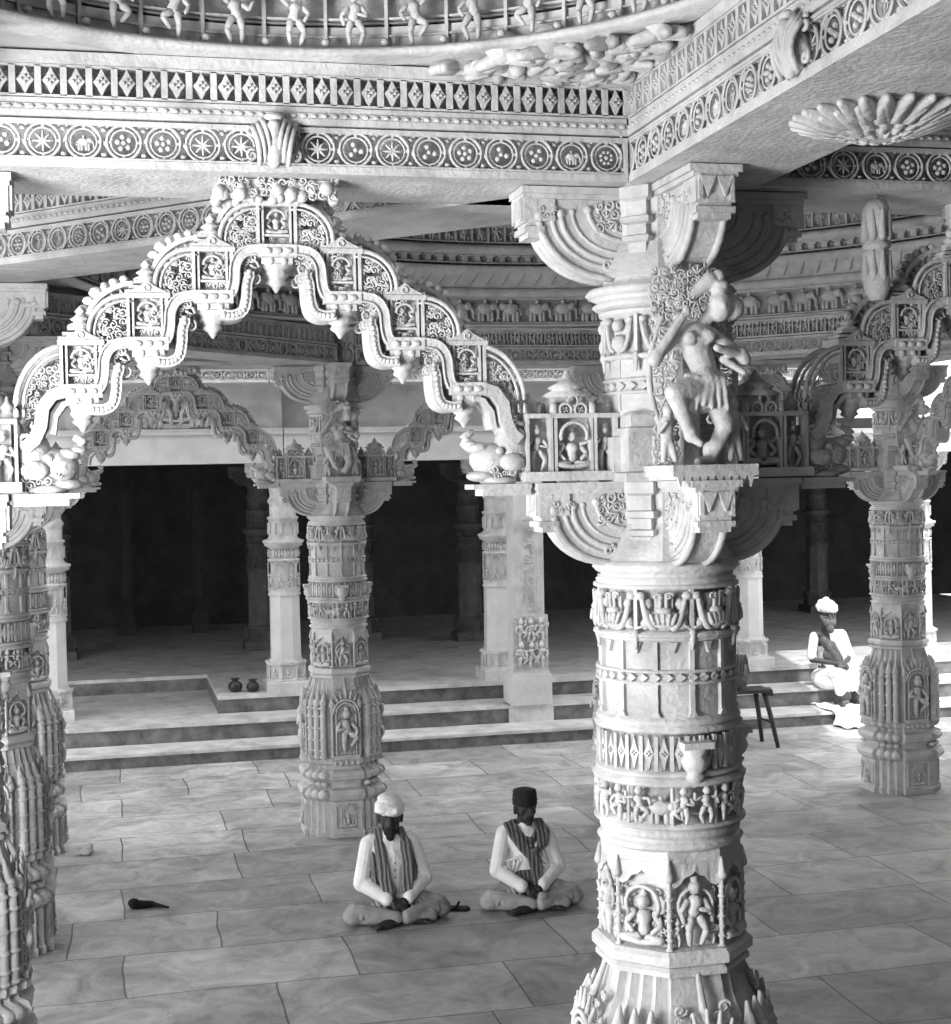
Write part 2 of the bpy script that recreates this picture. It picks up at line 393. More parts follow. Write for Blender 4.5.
# ------------------------------------------------------------------ world numbers (metres, floor z = 0)
A = 2.39
XL, XA, XB, XC = -0.715, 1.675, 4.065, 6.455
Y1, Y2, Y3, Y4 = 4.46, 6.85, 9.24, 11.63
ZC, ZB, ZT = 2.69, 3.585, 3.90       # lower capital top, beam underside, beam top
HW = 0.21                            # beam half width

# ------------------------------------------------------------------ pillar parts
OCT = PI / 8
def oct_faces(b, apo, fn, n=8, z0=0, ph=0.0):
    for k in range(n):
        a = 2 * PI * k / n + ph
        W = (math.cos(a), math.sin(a), 0); U = (-math.sin(a), math.cos(a), 0)
        b.map = flat_map((apo * W[0], apo * W[1], z0), U, W); fn(k)
    b.map = None
PLAN = []
_q = [(.300, -.120), (.300, .120), (.262, .120), (.262, .176), (.222, .176), (.222, .222), (.176, .222), (.176, .262), (.120, .262)]
for k in range(4):
    c, s = math.cos(k * PI / 2), math.sin(k * PI / 2)
    PLAN += [(x * c - y * s, x * s + y * c) for x, y in _q]
STEPS_AT = [(.262, .176), (.222, .222), (.176, .262)]

def m_plinth():
    b = MB(); b.plan(PLAN, [(1.04, 0), (1.04, .04), (1.0, .05), (1.0, .25), (.97, .27)])
    for k in range(4):
        a = k * PI / 2; W = (math.cos(a), math.sin(a), 0); U = (-W[1], W[0], 0)
        b.map = flat_map((.30 * W[0], .30 * W[1], 0), U, W)
        niche(b, 0, .07, .24, .11, .002, .022, k, 'seat')
        for m in (-1, 1): b.cbox((m * .095, .15, .006), (.014, .17, .012))
    b.map = None
    return b
def m_base():
    b = MB()
    b.plan(PLAN, [(.93, .26), (1.06, .29), (1.10, .325), (1.06, .36), (.90, .375), (.86, .40), (.88, .42), (1.03, .44), (1.07, .47), (1.03, .50), (.90, .515), (.88, .54), (1.0, .555), (1.02, .58), (.97, .60)])
    for k in range(4):
        a = k * PI / 2
        for x, y in STEPS_AT:
            X, Y = x * math.cos(a) - y * math.sin(a), x * math.sin(a) + y * math.cos(a)
            b.ell((X * 1.0, Y * 1.0, .325), (.05, .05, .042), 8, 5); b.ell((X * .97, Y * .97, .47), (.045, .045, .034), 8, 5)
            b.ell((X * .93, Y * .93, .40), (.032, .032, .02), 7, 4)
        W = (math.cos(a), math.sin(a), 0); U = (-W[1], W[0], 0)
        b.map = flat_map((.30 * W[0], .30 * W[1], 0), U, W)
        for i in range(5): b.ell(((i - 2) * .045, .565, .006), (.018, .022, .012), 5, 4)
        b.map = None
    return b
def m_big_niche():
    b = MB(); b.plan(PLAN, [(.90, .59), (.90, 1.0), (.82, 1.06), (.72, 1.12), (.66, 1.20), (.66, 1.24)])
    for k in range(4):
        a = k * PI / 2; W = (math.cos(a), math.sin(a), 0); U = (-W[1], W[0], 0)
        b.map = flat_map((.27 * W[0], .27 * W[1], 0), U, W)
        dancer(b, 0, .64, .34, .024, 40 + k, False, 1.25)
        arcband(b, 0, .82, .10, .006, .012, -.4, PI + .4, 14); foliage(b, -.06, .06, .64, .98, .006, 34, 5 + k, None, .018)
        for m in (-1, 1):
            beaded(b, m * .075, .61, 1.0, .010, .026, 10); beaded(b, m * .105, .61, .98, .017, .012, 8)
            dancer(b, m * .045, .62, .10, .012, 60 + k, True)
            b.spin((m * .105, .99, .01), (m * .105, 1.06, .0), .026, .006, 6)
        arcband(b, 0, .95, .072, .008, .03, 0, PI, 12); arcband(b, 0, .95, .095, .010, .03, -.1, PI + .1, 12)
        for i in range(9):
            t = PI * (i + .5) / 9; b.spin((.10 * math.cos(t), .96 + .10 * math.sin(t), .024), (.128 * math.cos(t), .97 + .15 * math.sin(t), .015), .010, .006, 5)
        b.spin((0, 1.08, .0), (0, 1.21, -.055), .016, .008, 5)
        foliage(b, -.09, .09, 1.0, 1.1, .0, 22, k, None, .018)
        for m in (-1, 1): scroll(b, m * .07, 1.11, .022, -.02, m, 0, .006)
        b.cbox((0, .61, .012), (.2, .03, .05))
        b.map = None
        for x, y in STEPS_AT:
            X, Y = x * math.cos(a) - y * math.sin(a), x * math.sin(a) + y * math.cos(a); X *= .96; Y *= .96
            b.spin((X, Y, .60), (X, Y, 1.0), .027, .024, 7)
            for z in (.61, .66, .74, .83, .92, .98): b.lathe([(.022, z - .012), (.036, z), (.022, z + .012)], 8, 0, True, True, (X, Y))
            b.spin((X * .97, Y * .97, 1.0), (X * .9, Y * .9, 1.11), .032, .006, 7)
            b.lathe([(.02, 1.02), (.034, 1.03), (.02, 1.045)], 8, 0, True, True, (X * .96, Y * .96))
    return b
def m_octagon():
    b = MB(); c = 1 / math.cos(OCT)
    b.lathe([(.19 * c, 1.19), (.222 * c, 1.20), (.222 * c, 1.215), (.21 * c, 1.225), (.232 * c, 1.235), (.232 * c, 1.262), (.218 * c, 1.275), (.178 * c, 1.28), (.178 * c, 1.50), (.203 * c, 1.54), (.200 * c, 1.58)], 8, OCT, False)
    def f(k):
        beaded(b, -.082, 1.28, 1.49, .013, .026, 7)
        arcband(b, 0, 1.41, .055, .007, .03, -.6, PI + .6, 12)
        for m in (-1, 1): foliage(b, min(m * .035, m * .075), max(m * .035, m * .075), 1.30, 1.46, .012, 9, k * 2 + m, None, .016)
        (seated(b, 0, 1.287, .16, .018, k) if k % 2 else dancer(b, 0, 1.287, .205, .024, k + 3, False, 1.3))
        for m in (-1, 1): dancer(b, m * .055, 1.285, .085, .02, k * 3 + m + 9, True, 1.3)
        # cusped hood
        P = [(-.083, 1.475), (-.066, 1.468), (-.05, 1.475), (-.035, 1.495), (-.012, 1.502), (0, 1.515), (.012, 1.502), (.035, 1.495), (.05, 1.475), (.066, 1.468), (.083, 1.475)]
        n = len(P); V = [(x, y, .032) for x, y in P] + [(x, 1.545, .022) for x, y in P] + [(x, y, 0) for x, y in P]; i = np.arange(n - 1)
        b.add(V, [np.stack([i, i + 1, n + i + 1, n + i], 1), np.stack([2*n + i, 2*n + i + 1, i + 1, i], 1)])
        b.spin((-.083, 1.49, .032), (-.083, 1.55, .028), .016, .004, 5)
    oct_faces(b, .178, f)
    return b
def m_ring_low():
    b = MB(); b.lathe([(.205, 1.57), (.222, 1.578), (.228, 1.588), (.213, 1.598), (.205, 1.606), (.219, 1.615), (.219, 1.632), (.206, 1.64), (.206, 1.65)], 40)
    return b
def m_figure_frieze(z0=1.645, z1=1.785):
    b = MB(); b.lathe([(.215, z0 - .003), (.236, z0), (.236, z0 + .008), (.190, z0 + .014), (.190, z1 - .014), (.236, z1 - .012), (.240, z1), (.21, z1 + .012), (.2, z1 + .02)], 40)
    b.map = cyl_map(.192, z0 + .014); n = 20; L = 2 * PI * .192; h = z1 - z0 - .026
    for i in range(n):
        u = L * (i + .5) / n
        if i % 5 == 3: elephant(b, u, 0, h * .75, .02, 1)
        else: dancer(b, u, 0, h * 1.0, .03, i + 17, False, 1.35)
        if i % 2 == 0: b.spin((u - L / n / 2, 0, .03), (u - L / n / 2, h, .03), .006, .006, 4)
        b.spin((u, h * .35, .012), (u + L / n, h * .2, .012), .006, .006, 4)
    return b
def m_lattice():
    b = MB(); b.lathe([(.205, 1.795), (.228, 1.80), (.228, 1.812), (.180, 1.815), (.180, 1.93), (.228, 1.932), (.232, 1.945), (.21, 1.955), (.21, 1.965)], 40)
    b.map = cyl_map(.222); L = 2 * PI * .222; diamonds(b, 0, L, 1.82, 1.925, 30, .004, .012)
    return b
def m_pot_bracket():
    b = MB()
    b.lathe([(.006, 1.77), (.014, 1.778), (.026, 1.795), (.032, 1.806), (.022, 1.814), (.036, 1.828), (.044, 1.85), (.036, 1.87), (.044, 1.88), (.044, 1.89)], 14, 0, True, True, (.222, 0))
    b.cbox((.215, 0, 1.90), (.10, .095, .02)); b.cbox((.21, 0, 1.86), (.04, .04, .08))
    return b
def m_panel_shaft():
    b = MB(); b.lathe([(.222, 1.955), (.226, 1.962), (.222, 1.972), (.204, 1.98), (.204, 2.205), (.222, 2.21), (.222, 2.222), (.2, 2.225)], 40)
    R = .204; b.map = cyl_map(R); L = 2 * PI * R; n = 12
    for i in range(n):
        u = L * i / n
        b.cbox((u, 2.095, .005), (.014, .225, .014)); b.prism([(u - .014, 1.98), (u + .014, 1.98), (u + .006, 1.998), (u - .006, 1.998)], 0, .016)
        b.prism([(u + L / n / 2 - .012, 2.205), (u + L / n / 2, 2.172), (u + L / n / 2 + .012, 2.205)][::1], 0, .012)
    b.map = None
    b.lathe([(.2, 2.077), (.222, 2.078), (.222, 2.086), (.205, 2.087), (.205, 2.112), (.222, 2.113), (.222, 2.121), (.2, 2.122)], 40, cap=False)
    b.map = cyl_map(.205)
    m = 36
    for i in range(m):
        u = L * 1.005 * i / m; b.prism([(u - .015, 2.0995), (u, 2.087), (u + .015, 2.0995), (u, 2.112)], 0, .016)
    return b
def m_leaf_frieze():
    b = MB(); b.lathe([(.215, 2.215), (.228, 2.222), (.228, 2.232), (.190, 2.238), (.190, 2.36), (.226, 2.366), (.226, 2.376), (.2, 2.382)], 40)
    R = .19; b.map = cyl_map(R); L = 2 * PI * R; n = 8; d = L / n
    for i in range(n):
        u = d * (i + .5)
        b.ell((u, 2.272, .016), (.046, .036, .028), 10, 6); b.ell((u, 2.30, .03), (.024, .014, .014), 8, 4); b.cbox((u, 2.325, .012), (.05, .05, .02))
        for q in range(5): b.spin((u + (q - 2) * .011, 2.262, .042), (u + (q - 2) * .016, 2.292, .040), .0065, .005, 4)
        for m in (-1, 1):
            t = np.linspace(0, 1, 8)
            b.tube(np.stack([u + m * (.018 + .04 * t ** .6), 2.245 + .10 * t ** 1.5, .03 + 0 * t], 1), [.008, .009, .01, .01, .01, .009, .008, .007], 5)
            b.ell((u + m * .05, 2.262, .02), (.016, .022, .014), 6, 4); b.ell((u + m * .045, 2.32, .016), (.014, .02, .014), 6, 4)
            b.ell((u + m * .062, 2.345, .026), (.015, .015, .014), 6, 4); scroll(b, u + m * .014, 2.345, .012, .034, m, 0, .004)
            b.spin((u + m * .008, 2.29, .03), (u + m * .008, 2.352, .034), .006, .006, 4)
        b.cbox((u + d / 2, 2.305, .022), (.010, .13, .02))
        b.spin((u + d / 2, 2.24, .034), (u + d / 2, 2.185, .03), .011, .005, 5)
        for m in (-1, 1):
            t = np.linspace(0, PI / 2, 6); b.tube(np.stack([u + d / 2 + m * (.004 + .026 * np.sin(t)), 2.25 + .028 * (1 - np.cos(t)), .028 + 0 * t], 1), .006, 4)
    return b
def m_neck(z=2.37, s=1.0):
    b = MB(); b.lathe([(.20, z), (.212, z + .004), (.219, z + .018), (.206, z + .028), (.200, z + .034), (.216, z + .042), (.229, z + .056), (.222, z + .070), (.2, z + .08)], 48)
    return b
def arm_mesh(b, zt, L=.41, h=.25, wd=.115, s0=.10, hs=.18, dirs=(0, 1, 2, 3)):
    """scrolled bracket arms, top at zt"""
    for k in dirs:
        a = k * PI / 2; W = np.array((math.cos(a), math.sin(a), 0)); N = np.array((-W[1], W[0], 0))
        b.map = flat_map((0, 0, zt), W, N)   # u radial, v up, w sideways
        t = np.linspace(0, 1, 11) * PI / 2; cw = wd / 2 - .012
        bot = [(s0, -h)] + [(hs + (L - .035 - hs) * math.sin(x), -.085 - (h - .085) * math.cos(x)) for x in t] + [(L - .018, -.10), (L, -.095)]
        bot[-3] = (L - .035, -.10)
        n = len(bot); V = [(x, -.018, w) for w in (-cw, cw) for x, z in bot] + [(x, z, w) for w in (-cw, cw) for x, z in bot]
        i = np.arange(n - 1)
        b.add(V, [np.stack([2*n + i, 2*n + i + 1, i + 1, i], 1), np.stack([n + i, n + i + 1, 3*n + i + 1, 3*n + i], 1), np.stack([2*n + i, 3*n + i, 3*n + i + 1, 2*n + i + 1], 1), [(n - 1, 3*n - 1, 4*n - 1, 2*n - 1)]])
        b.box((s0, -.02, -wd / 2 - .020), (L + .022, 0.0, wd / 2 + .020))
        b.box((s0, -.034, -wd / 2 - .008), (L + .017, -.02, wd / 2 + .008))
        for sd in (-1, 1):
            w = sd * cw
            for q, tt in ((1.0, .013), (.87, .008), (.78, .010), (.66, .006), (.50, .009), (.40, .005)):
                pts = [(s0 + (hs + (L - .035 - hs) * math.sin(x) - s0) * q, -.04 - (.045 + (h - .085) * math.cos(x)) * q, w) for x in t]
                b.tube(pts, tt, 5)
                b.ell(pts[-1], (tt * 1.7, tt * 1.7, tt * 1.3), 7, 4)
            foliage(b, s0 + .01, s0 + .125, -.125, -.04, w + sd * .004, 20, 5 + k, None, .022)
            scroll(b, L - .042, -.066, .022, w + sd * .004, 1, 0, .006); scroll(b, hs + .02, -h + .04, .022, w + sd * .004, 1, 2, .006)
            b.box((L - .085, -.10, min(0, w + sd * .010)), (L, -.034, max(0, w + sd * .010)))
            foliage(b, L - .08, L - .01, -.09, -.045, w + sd * .012, 5, 7, None, .014)
        # pendant block on the arm tip
        b.map = flat_map((0, 0, zt), N, W)
        b.box((-wd / 2, -.105, L - .03), (wd / 2, -.02, L + .012))
        for m in (-1, 1): b.prism([(m * .026 - .024, -.034), (m * .026, -.09), (m * .026 + .024, -.034)], L + .010, L + .024); b.box((m * .047 - .006, -.10, L + .01), (m * .047 + .006, -.03, L + .022))
        b.box((-wd * .42, -.118, L - .045), (wd * .42, -.103, L + .004)); b.box((-wd * .50, -.134, L - .05), (wd * .50, -.117, L + .012)); b.box((-wd * .42, -.150, L - .06), (wd * .42, -.133, L + .0))
    b.map = None
    # corner posts between the arms
    for k in range(4):
        a = k * PI / 2 + PI / 4; c = (.135 * math.cos(a), .135 * math.sin(a))
        b.lathe([(.042, zt - h + .01), (.042, zt - .17), (.062, zt - .165), (.062, zt - .15), (.045, zt - .145), (.045, zt - .115), (.066, zt - .11), (.066, zt - .092), (.048, zt - .088), (.048, zt - .045), (.068, zt - .036), (.068, zt - .002)], 4, a + PI / 4, False, True, c)
    b.lathe([(.19, zt - h), (.215, zt - h + .01), (.19, zt - h + .05), (.15, zt - h + .12), (.16, zt - .03), (.18, zt - .001)], 8, OCT, False)
def m_lower_capital():
    b = MB(); arm_mesh(b, ZC)
    return b
def m_upper_capital():
    b = MB(); arm_mesh(b, ZB - .004, .44, .27, .12, .09, .17)
    return b
def m_abacus():
    b = MB(); b.box((-.145, -.145, ZB - .006), (.145, .145, 3.86))
    for k in range(4):
        a = k * PI / 2; W = (math.cos(a), math.sin(a), 0); U = (-W[1], W[0], 0)
        b.map = flat_map((.145 * W[0], .145 * W[1], 0), U, W)
        for m in (-1, 0, 1): dancer(b, m * .085, ZB + .03, .20, .01, 5 + m + k)
        b.map = None
    return b
def m_upper_shaft():
    b = MB(); c = 1 / math.cos(OCT)
    b.plan([(.19, -.19), (.19, .19), (-.19, .19), (-.19, -.19)], [(1, ZC - .001), (1, ZC + .025), (.92, ZC + .03), (.92, ZC + .16), (.85, ZC + .165), (.85, ZC + .20), (.8, ZC + .21)])
    for k in range(4):
        a = k * PI / 2; W = (math.cos(a), math.sin(a), 0); U = (-W[1], W[0], 0)
        b.map = flat_map((.175 * W[0], .175 * W[1], 0), U, W); b.box((-.10, ZC + .03, 0), (.10, ZC + .135, .022)); b.map = None
    b.lathe([(.165 * c, ZC + .2), (.165 * c, 3.08)], 8, OCT, False)
    b.lathe([(.165, 2.955), (.186, 2.957), (.186, 2.965), (.172, 2.967), (.172, 2.993), (.186, 2.995), (.186, 3.003), (.165, 3.005)], 40, cap=False)
    R = .172; b.map = cyl_map(R); L = 2 * PI * R; m = 28
    for i in range(m):
        u = L * i / m; b.prism([(u - .017, 2.98), (u, 2.967), (u + .017, 2.98), (u, 2.993)], 0, .014)
    for i in range(8):
        u = L * (i + .5) / 8; b.cbox((u, 3.0, .0), (.012, .19, .016))
    b.map = None
    b.lathe([(.17, 3.06), (.192, 3.065), (.192, 3.075), (.162, 3.08), (.162, 3.195), (.192, 3.20), (.195, 3.212), (.17, 3.218)], 40)
    R = .162; b.map = cyl_map(R); L = 2 * PI * R; n = 8; d = L / n
    for i in range(n):
        u = d * (i + .5)
        b.ell((u, 3.11, .012), (.028, .03, .022), 7, 5); b.ell((u, 3.165, .018), (.018, .022, .018), 6, 4)
        for mm in (-1, 1):
            t = np.linspace(0, 1, 6); b.tube(np.stack([u + mm * (.014 + .034 * t ** .6), 3.085 + .09 * t ** 1.5, .022 + 0 * t], 1), .007, 5)
            b.ell((u + mm * .045, 3.18, .02), (.012, .012, .012), 5, 4)
        b.cbox((u + d / 2, 3.135, .016), (.010, .12, .018)); b.spin((u + d / 2, 3.08, .028), (u + d / 2, 3.025, .025), .010, .004, 5)
    return b
def m_upper_neck():
    b = MB(); z = 3.215
    b.lathe([(.165, z), (.2, z + .004), (.215, z + .016), (.2, z + .028), (.195, z + .034), (.222, z + .042), (.235, z + .054), (.225, z + .068), (.18, z + .078), (.18, z + .11)], 40)
    return b

def blob(name, prims, voxel, m, parent=None, smooth=3, loc=(0, 0, 0), rz=0, label=None):
    """union of capsules and ellipsoids grown into one continuous surface"""
    b = MB()
    for p in prims:
        if p[0] == 'c': 
            _, a, c, r1, r2 = p; a = np.array(a, float); c = np.array(c, float); n = max(2, int(np.linalg.norm(c - a) / (min(r1, r2) * .45)) + 1)
            b.tube(np.linspace(a, c, n), np.linspace(r1, r2, n), 12); b.ell(a, (r1,) * 3, 12, 8); b.ell(c, (r2,) * 3, 12, 8)
        elif p[0] == 'e': b.ell(p[1], p[2], 16, 12)
        elif p[0] == 'b': b.cbox(p[1], p[2])
        elif p[0] == 'r':   # rotated ellipsoid: centre, radii, euler
            V, F = _sph(16, 12); Rm = np.array(Matrix.Rotation(p[3][2], 3, 'Z') @ Matrix.Rotation(p[3][1], 3, 'Y') @ Matrix.Rotation(p[3][0], 3, 'X'))
            b.add((V * np.array(p[2])) @ Rm.T + np.array(p[1]), F, True)
    me = b.mesh(name + '_raw', m); o = bpy.data.objects.new(name, me); COL.objects.link(o)
    r = o.modifiers.new('r', 'REMESH'); r.mode = 'VOXEL'; r.voxel_size = voxel; r.use_smooth_shade = True
    s = o.modifiers.new('s', 'SMOOTH'); s.factor = 0.5; s.iterations = smooth
    dg = bpy.context.evaluated_depsgraph_get()
    me2 = bpy.data.meshes.new_from_object(o.evaluated_get(dg)); me2.name = name
    o.modifiers.clear(); o.data = me2; bpy.data.meshes.remove(me)
    if not me2.materials: me2.materials.append(m)
    if parent is not None: o.parent = parent
    o.location = loc; o.rotation_euler = (0, 0, rz)
    if label: o['label'] = label
    return o

def statue_parts():
    """dancing figure, faces -Y; returned meshes in pillar space"""
    z0 = ZC + .05; y = -.33
    def P(x, yy, z): return (x * 1.12, y + yy * 1.1, z0 + z)
    pr = [('e', P(.015, 0, .235), (.045, .036, .04)), ('c', P(.015, 0, .25), P(-.015, 0, .33), .028, .036), ('e', P(-.02, -.005, .365), (.05, .036, .042)),
          ('e', P(-.045, -.035, .36), (.019, .018, .019)), ('e', P(.005, -.037, .365), (.019, .018, .019)),
          ('c', P(-.01, 0, .39), P(.02, -.005, .425), .017, .016), ('e', P(.045, -.012, .455), (.033, .036, .042)), ('e', P(.088, .005, .452), (.034, .032, .034)),
          ('e', P(.045, -.045, .452), (.007, .008, .010)), ('e', P(.045, -.01, .50), (.026, .026, .018)),
          ('c', P(.02, 0, .22), P(.05, -.03, .11), .033, .024), ('c', P(.05, -.03, .11), P(.02, .0, .015), .023, .014), ('c', P(.02, -.005, .01), P(-.03, -.035, .004), .013, .010),
          ('c', P(.0, -.01, .225), P(-.095, -.05, .20), .034, .025), ('c', P(-.095, -.05, .20), P(-.05, -.045, .075), .023, .014), ('c', P(-.05, -.045, .075), P(-.035, -.07, .055), .012, .009),
          ('c', P(-.065, 0, .375), P(-.135, -.03, .31), .018, .014), ('c', P(-.135, -.03, .31), P(-.07, -.05, .42), .014, .010), ('e', P(-.06, -.052, .435), (.012, .01, .018)),
          ('c', P(.025, 0, .375), P(.10, -.02, .315), .018, .014), ('c', P(.10, -.02, .315), P(.02, -.055, .33), .013, .010),
          ('c', P(-.01, -.01, .19), P(.0, -.02, .245), .04, .03), ('c', P(-.05, .01, .47), P(.02, -.01, .53), .018, .02), ('c', P(.05, -.02, .30), P(.10, -.04, .26), .01, .008)]
    G = 1.22
    pr = [(q[0], q[1], q[2], q[3] * G, q[4] * G) if q[0] == 'c' else (q[0], q[1], tuple(v * 1.1 for v in q[2])) for q in pr]
    for k in range(11):   # necklace and girdle beads
        t = -1.3 + 2.6 * k / 10; pr.append(('e', P(-.012 + .045 * math.sin(t), -.036 * math.cos(t) - .006, .385 - .028 * math.cos(t)), (.008,) * 3)); pr.append(('e', P(.005 + .055 * math.sin(t), -.048 * math.cos(t), .255 - .012 * math.cos(t)), (.010,) * 3))
    for k in range(6): pr.append(('c', P(-.03 + .014 * k, -.045, .245), P(-.06 + .022 * k, -.05, .165 - .01 * (k % 2)), .008, .006))
    pr += [('e', P(.045, -.01, .515), (.034, .034, .016)), ('e', P(.045, -.01, .54), (.02, .02, .022)), ('c', P(.10, -.02, .315), P(.108, -.02, .30), .022, .022), ('c', P(-.135, -.03, .31), P(-.14, -.03, .30), .022, .022), ('c', P(.02, 0, .04), P(.02, 0, .03), .024, .024), ('c', P(-.052, -.045, .09), P(-.051, -.045, .08), .022, .022)]
    att = []
    for x0, sc, m in ((-.105, 1.0, 1), (.105, 1.1, -1)):
        def Q(x, yy, z): return (x0 + x * m * sc, y + .02 + yy * sc, z0 + z * sc)
        att.append([('c', Q(0, 0, .07), Q(0, 0, .12), .018, .022), ('e', Q(.003, -.004, .155), (.016, .017, .02)), ('c', Q(-.006, 0, .07), Q(-.014, -.01, .01), .013, .009),
                    ('c', Q(.008, 0, .07), Q(.018, -.02, .01), .013, .009), ('c', Q(-.02, 0, .12), Q(-.03, -.02, .09), .008, .007), ('c', Q(-.03, -.02, .09), Q(-.01, -.03, .12), .007, .006),
                    ('c', Q(.02, 0, .12), Q(.035, -.01, .15), .008, .007), ('c', Q(.035, -.01, .15), Q(.03, -.01, .185), .007, .006), ('e', Q(.02, .005, .17), (.012, .012, .012))])
    return pr, att
def m_statue_shelf():
    b = MB(); y = -.33
    b.box((-.13, y - .095, ZC + .012), (.13, -.12, ZC + .045)); b.box((-.118, y - .085, ZC + .002), (.118, -.12, ZC + .013))
    b.map = flat_map((0, y - .085, ZC), (1, 0, 0), (0, -1, 0)); teeth(b, -.12, .12, .014, .034, 10, -.006, .008); b.map = None
    # backing screen of pierced foliage rising to a leafy canopy
    b.box((-.025, -.24, ZC + .04), (.025, -.14, ZC + .50))
    b.map = flat_map((0, y + .06, ZC), (1, 0, 0), (0, -1, 0))
    for m, n in ((-1, 34), (1, 20)):
        foliage(b, min(m * .125, m * .05), max(m * .125, m * .05), .16 if m > 0 else .04, .56, .0, n * 2, 3 + m, None, .022)
    foliage(b, -.13, .08, .48, .62, .01, 60, 8, None, .021); foliage(b, -.11, .06, .50, .61, .045, 40, 9, None, .020); foliage(b, -.09, .03, .51, .60, .075, 24, 19, None, .018)
    for m, r in ((-1, .08), (1, .07)):
        t = np.linspace(0, 1, 14); b.tube(np.stack([m * (.06 + r * np.sin(t * PI)), .06 + .50 * t, 0 * t - .004], 1), .010, 5)
    # loops of drapery round the hips
    t = np.linspace(-1.4, 1.7, 14); b.tube(np.stack([.045 + .065 * np.cos(t), .23 + .085 * np.sin(t) - .03, .04 + 0 * t], 1), .008, 5)
    t = np.linspace(-1.2, 1.4, 12); b.tube(np.stack([.04 + .052 * np.cos(t), .22 + .07 * np.sin(t) - .03, .055 + 0 * t], 1), .005, 5)
    b.map = None
    return b

_M = {}
def shared():
    for k, f in (('plinth', m_plinth), ('base_moulding', m_base), ('figure_niches', m_big_niche), ('octagonal_niches', m_octagon), ('ring_moulding', m_ring_low),
                 ('dancer_frieze', m_figure_frieze), ('lattice_band', m_lattice), ('pot_bracket', m_pot_bracket), ('panelled_shaft', m_panel_shaft), ('leaf_frieze', m_leaf_frieze),
                 ('neck_moulding', m_neck), ('lower_capital', m_lower_capital), ('upper_shaft', m_upper_shaft), ('upper_neck', m_upper_neck), ('upper_capital', m_upper_capital), ('abacus', m_abacus),
                 ('statue_shelf', m_statue_shelf)):
        _M[k] = f().mesh(k, MARBLE)
shared()
def build_pillar(name, label, loc, rz=0, group=None):
    t = thing(name, label, 'pillar', loc, rz, group)
    for k in ('plinth', 'base_moulding', 'figure_niches', 'octagonal_niches', 'ring_moulding', 'dancer_frieze', 'lattice_band', 'panelled_shaft', 'leaf_frieze', 'neck_moulding',
              'lower_capital', 'upper_shaft', 'upper_neck', 'upper_capital', 'abacus'):
        part(k, _M[k], None, t)
    for j in range(4): part('pot_bracket', _M['pot_bracket'], None, t, (0, 0, 0), j * PI / 2)
    sh = part('statue_shelf', _M['statue_shelf'], None, t)
    pr, att = statue_parts()
    blob('bracket_statue', pr, .005, MARBLE, sh, 1)
    for a in att: blob('attendant_statue', a, .005, MARBLE, sh, 1)
    return t
P1 = build_pillar('carved_pillar', 'large bright carved marble pillar filling the right foreground, statue on its capital', (XA, Y1, 0))
index_kids()
cols = [((XA, Y4), 'grey carved marble pillar standing just behind the seated man in the white turban'),
        ((XC, Y4), 'dark shaded carved pillar at the right beside the man on the steps'),
        ((XB, Y4), 'far carved pillar hidden almost wholly behind the large foreground pillar'),
        ((XL, Y4), 'farthest of the carved pillars crowded at the left edge, its foot nearest the steps'),
        ((XL, Y3), 'carved pillar at the left edge, second from the camera, foot in full view'),
        ((XL, Y2), 'nearest carved pillar cut off by the left edge of the picture')]
for (x, y), lb in cols:
    dup(P1, (x, y, 0), 0, lb)
for o in list(COL.objects):
    if o.parent == P1 and o.name.startswith('pot_bracket') and abs(o.rotation_euler.z - PI) < .1: bpy.data.objects.remove(o)
index_kids()
# pillars just outside the frame that carry the visible beams
for (x, y), lb in (((XL, Y1), 'carved pillar carrying the left foot of the bright foreground arch, outside the view'),
                   ((XB, Y1), 'carved pillar carrying the right foot of the shaded foreground arch, outside the view'),
                   ((XA + .06, 2.07), 'carved pillar carrying the near end of the bright lotus beam, outside the view'),
                   ((XL - .06, 2.07), 'carved pillar carrying the near end of the left bay beam, outside the view'),
                   ((XC, Y3), 'carved pillar on the right side of the hall, outside the view')):
    dup(P1, (x, y, 0), 0, lb, skip=('attendant_statue',))

# ------------------------------------------------------------------ beams
def m_beam_low(L, lo=False):
    b = MB(); z0, z1 = ZB, 3.716
    b.box((-L/2, -HW + .085, z0 + .018), (L/2, HW - .085, z1)); b.box((-L/2, -HW, z0), (L/2, HW, z0 + .022)); b.box((-L/2, -HW, z1 - .008), (L/2, HW, z1))
    n = round(L / .112)
    for s in (-1, 1):
        b.map = flat_map((0, s * (HW - .055), z0), (-s, 0, 0), (0, s, 0))
        circle_row(b, -L/2 + .01, L/2 - .01, .0735, .047, n, .046, int(L * 10) + s, lo)
        for v in (.026, .120): b.cbox((0, v, .045), (L, .006, .014))
        for u in (-L/2 + .006, L/2 - .006): b.cbox((u, .07, .027), (.012, .10, .055))
        b.map = None
    return b
def m_beam_up(L):
    b = MB(); z0 = 3.722
    b.box((-L/2, -HW + .10, z0 + .02), (L/2, HW - .10, ZT - .01)); b.box((-L/2, -HW - .004, z0), (L/2, HW + .004, z0 + .018))
    b.box((-L/2, -HW, z0 + .018), (L/2, HW, z0 + .034)); b.box((-L/2, -HW + .006, z0 + .034), (L/2, HW - .006, z0 + .052)); b.box((-L/2, -HW - .002, ZT - .034), (L/2, HW + .002, ZT))
    n = round(L / .068)
    for s in (-1, 1):
        b.map = flat_map((0, s * (HW - .05), 0), (-s, 0, 0), (0, s, 0))
        diamonds(b, -L/2, L/2, z0 + .058, ZT - .038, n, .048, .014)
        nl = round(L / .03)
        for i in range(nl): b.ell((-L/2 + (i + .5) * L / nl, z0 + .026, .05), (.012, .007, .006), 5, 3)
        b.map = None
    return b
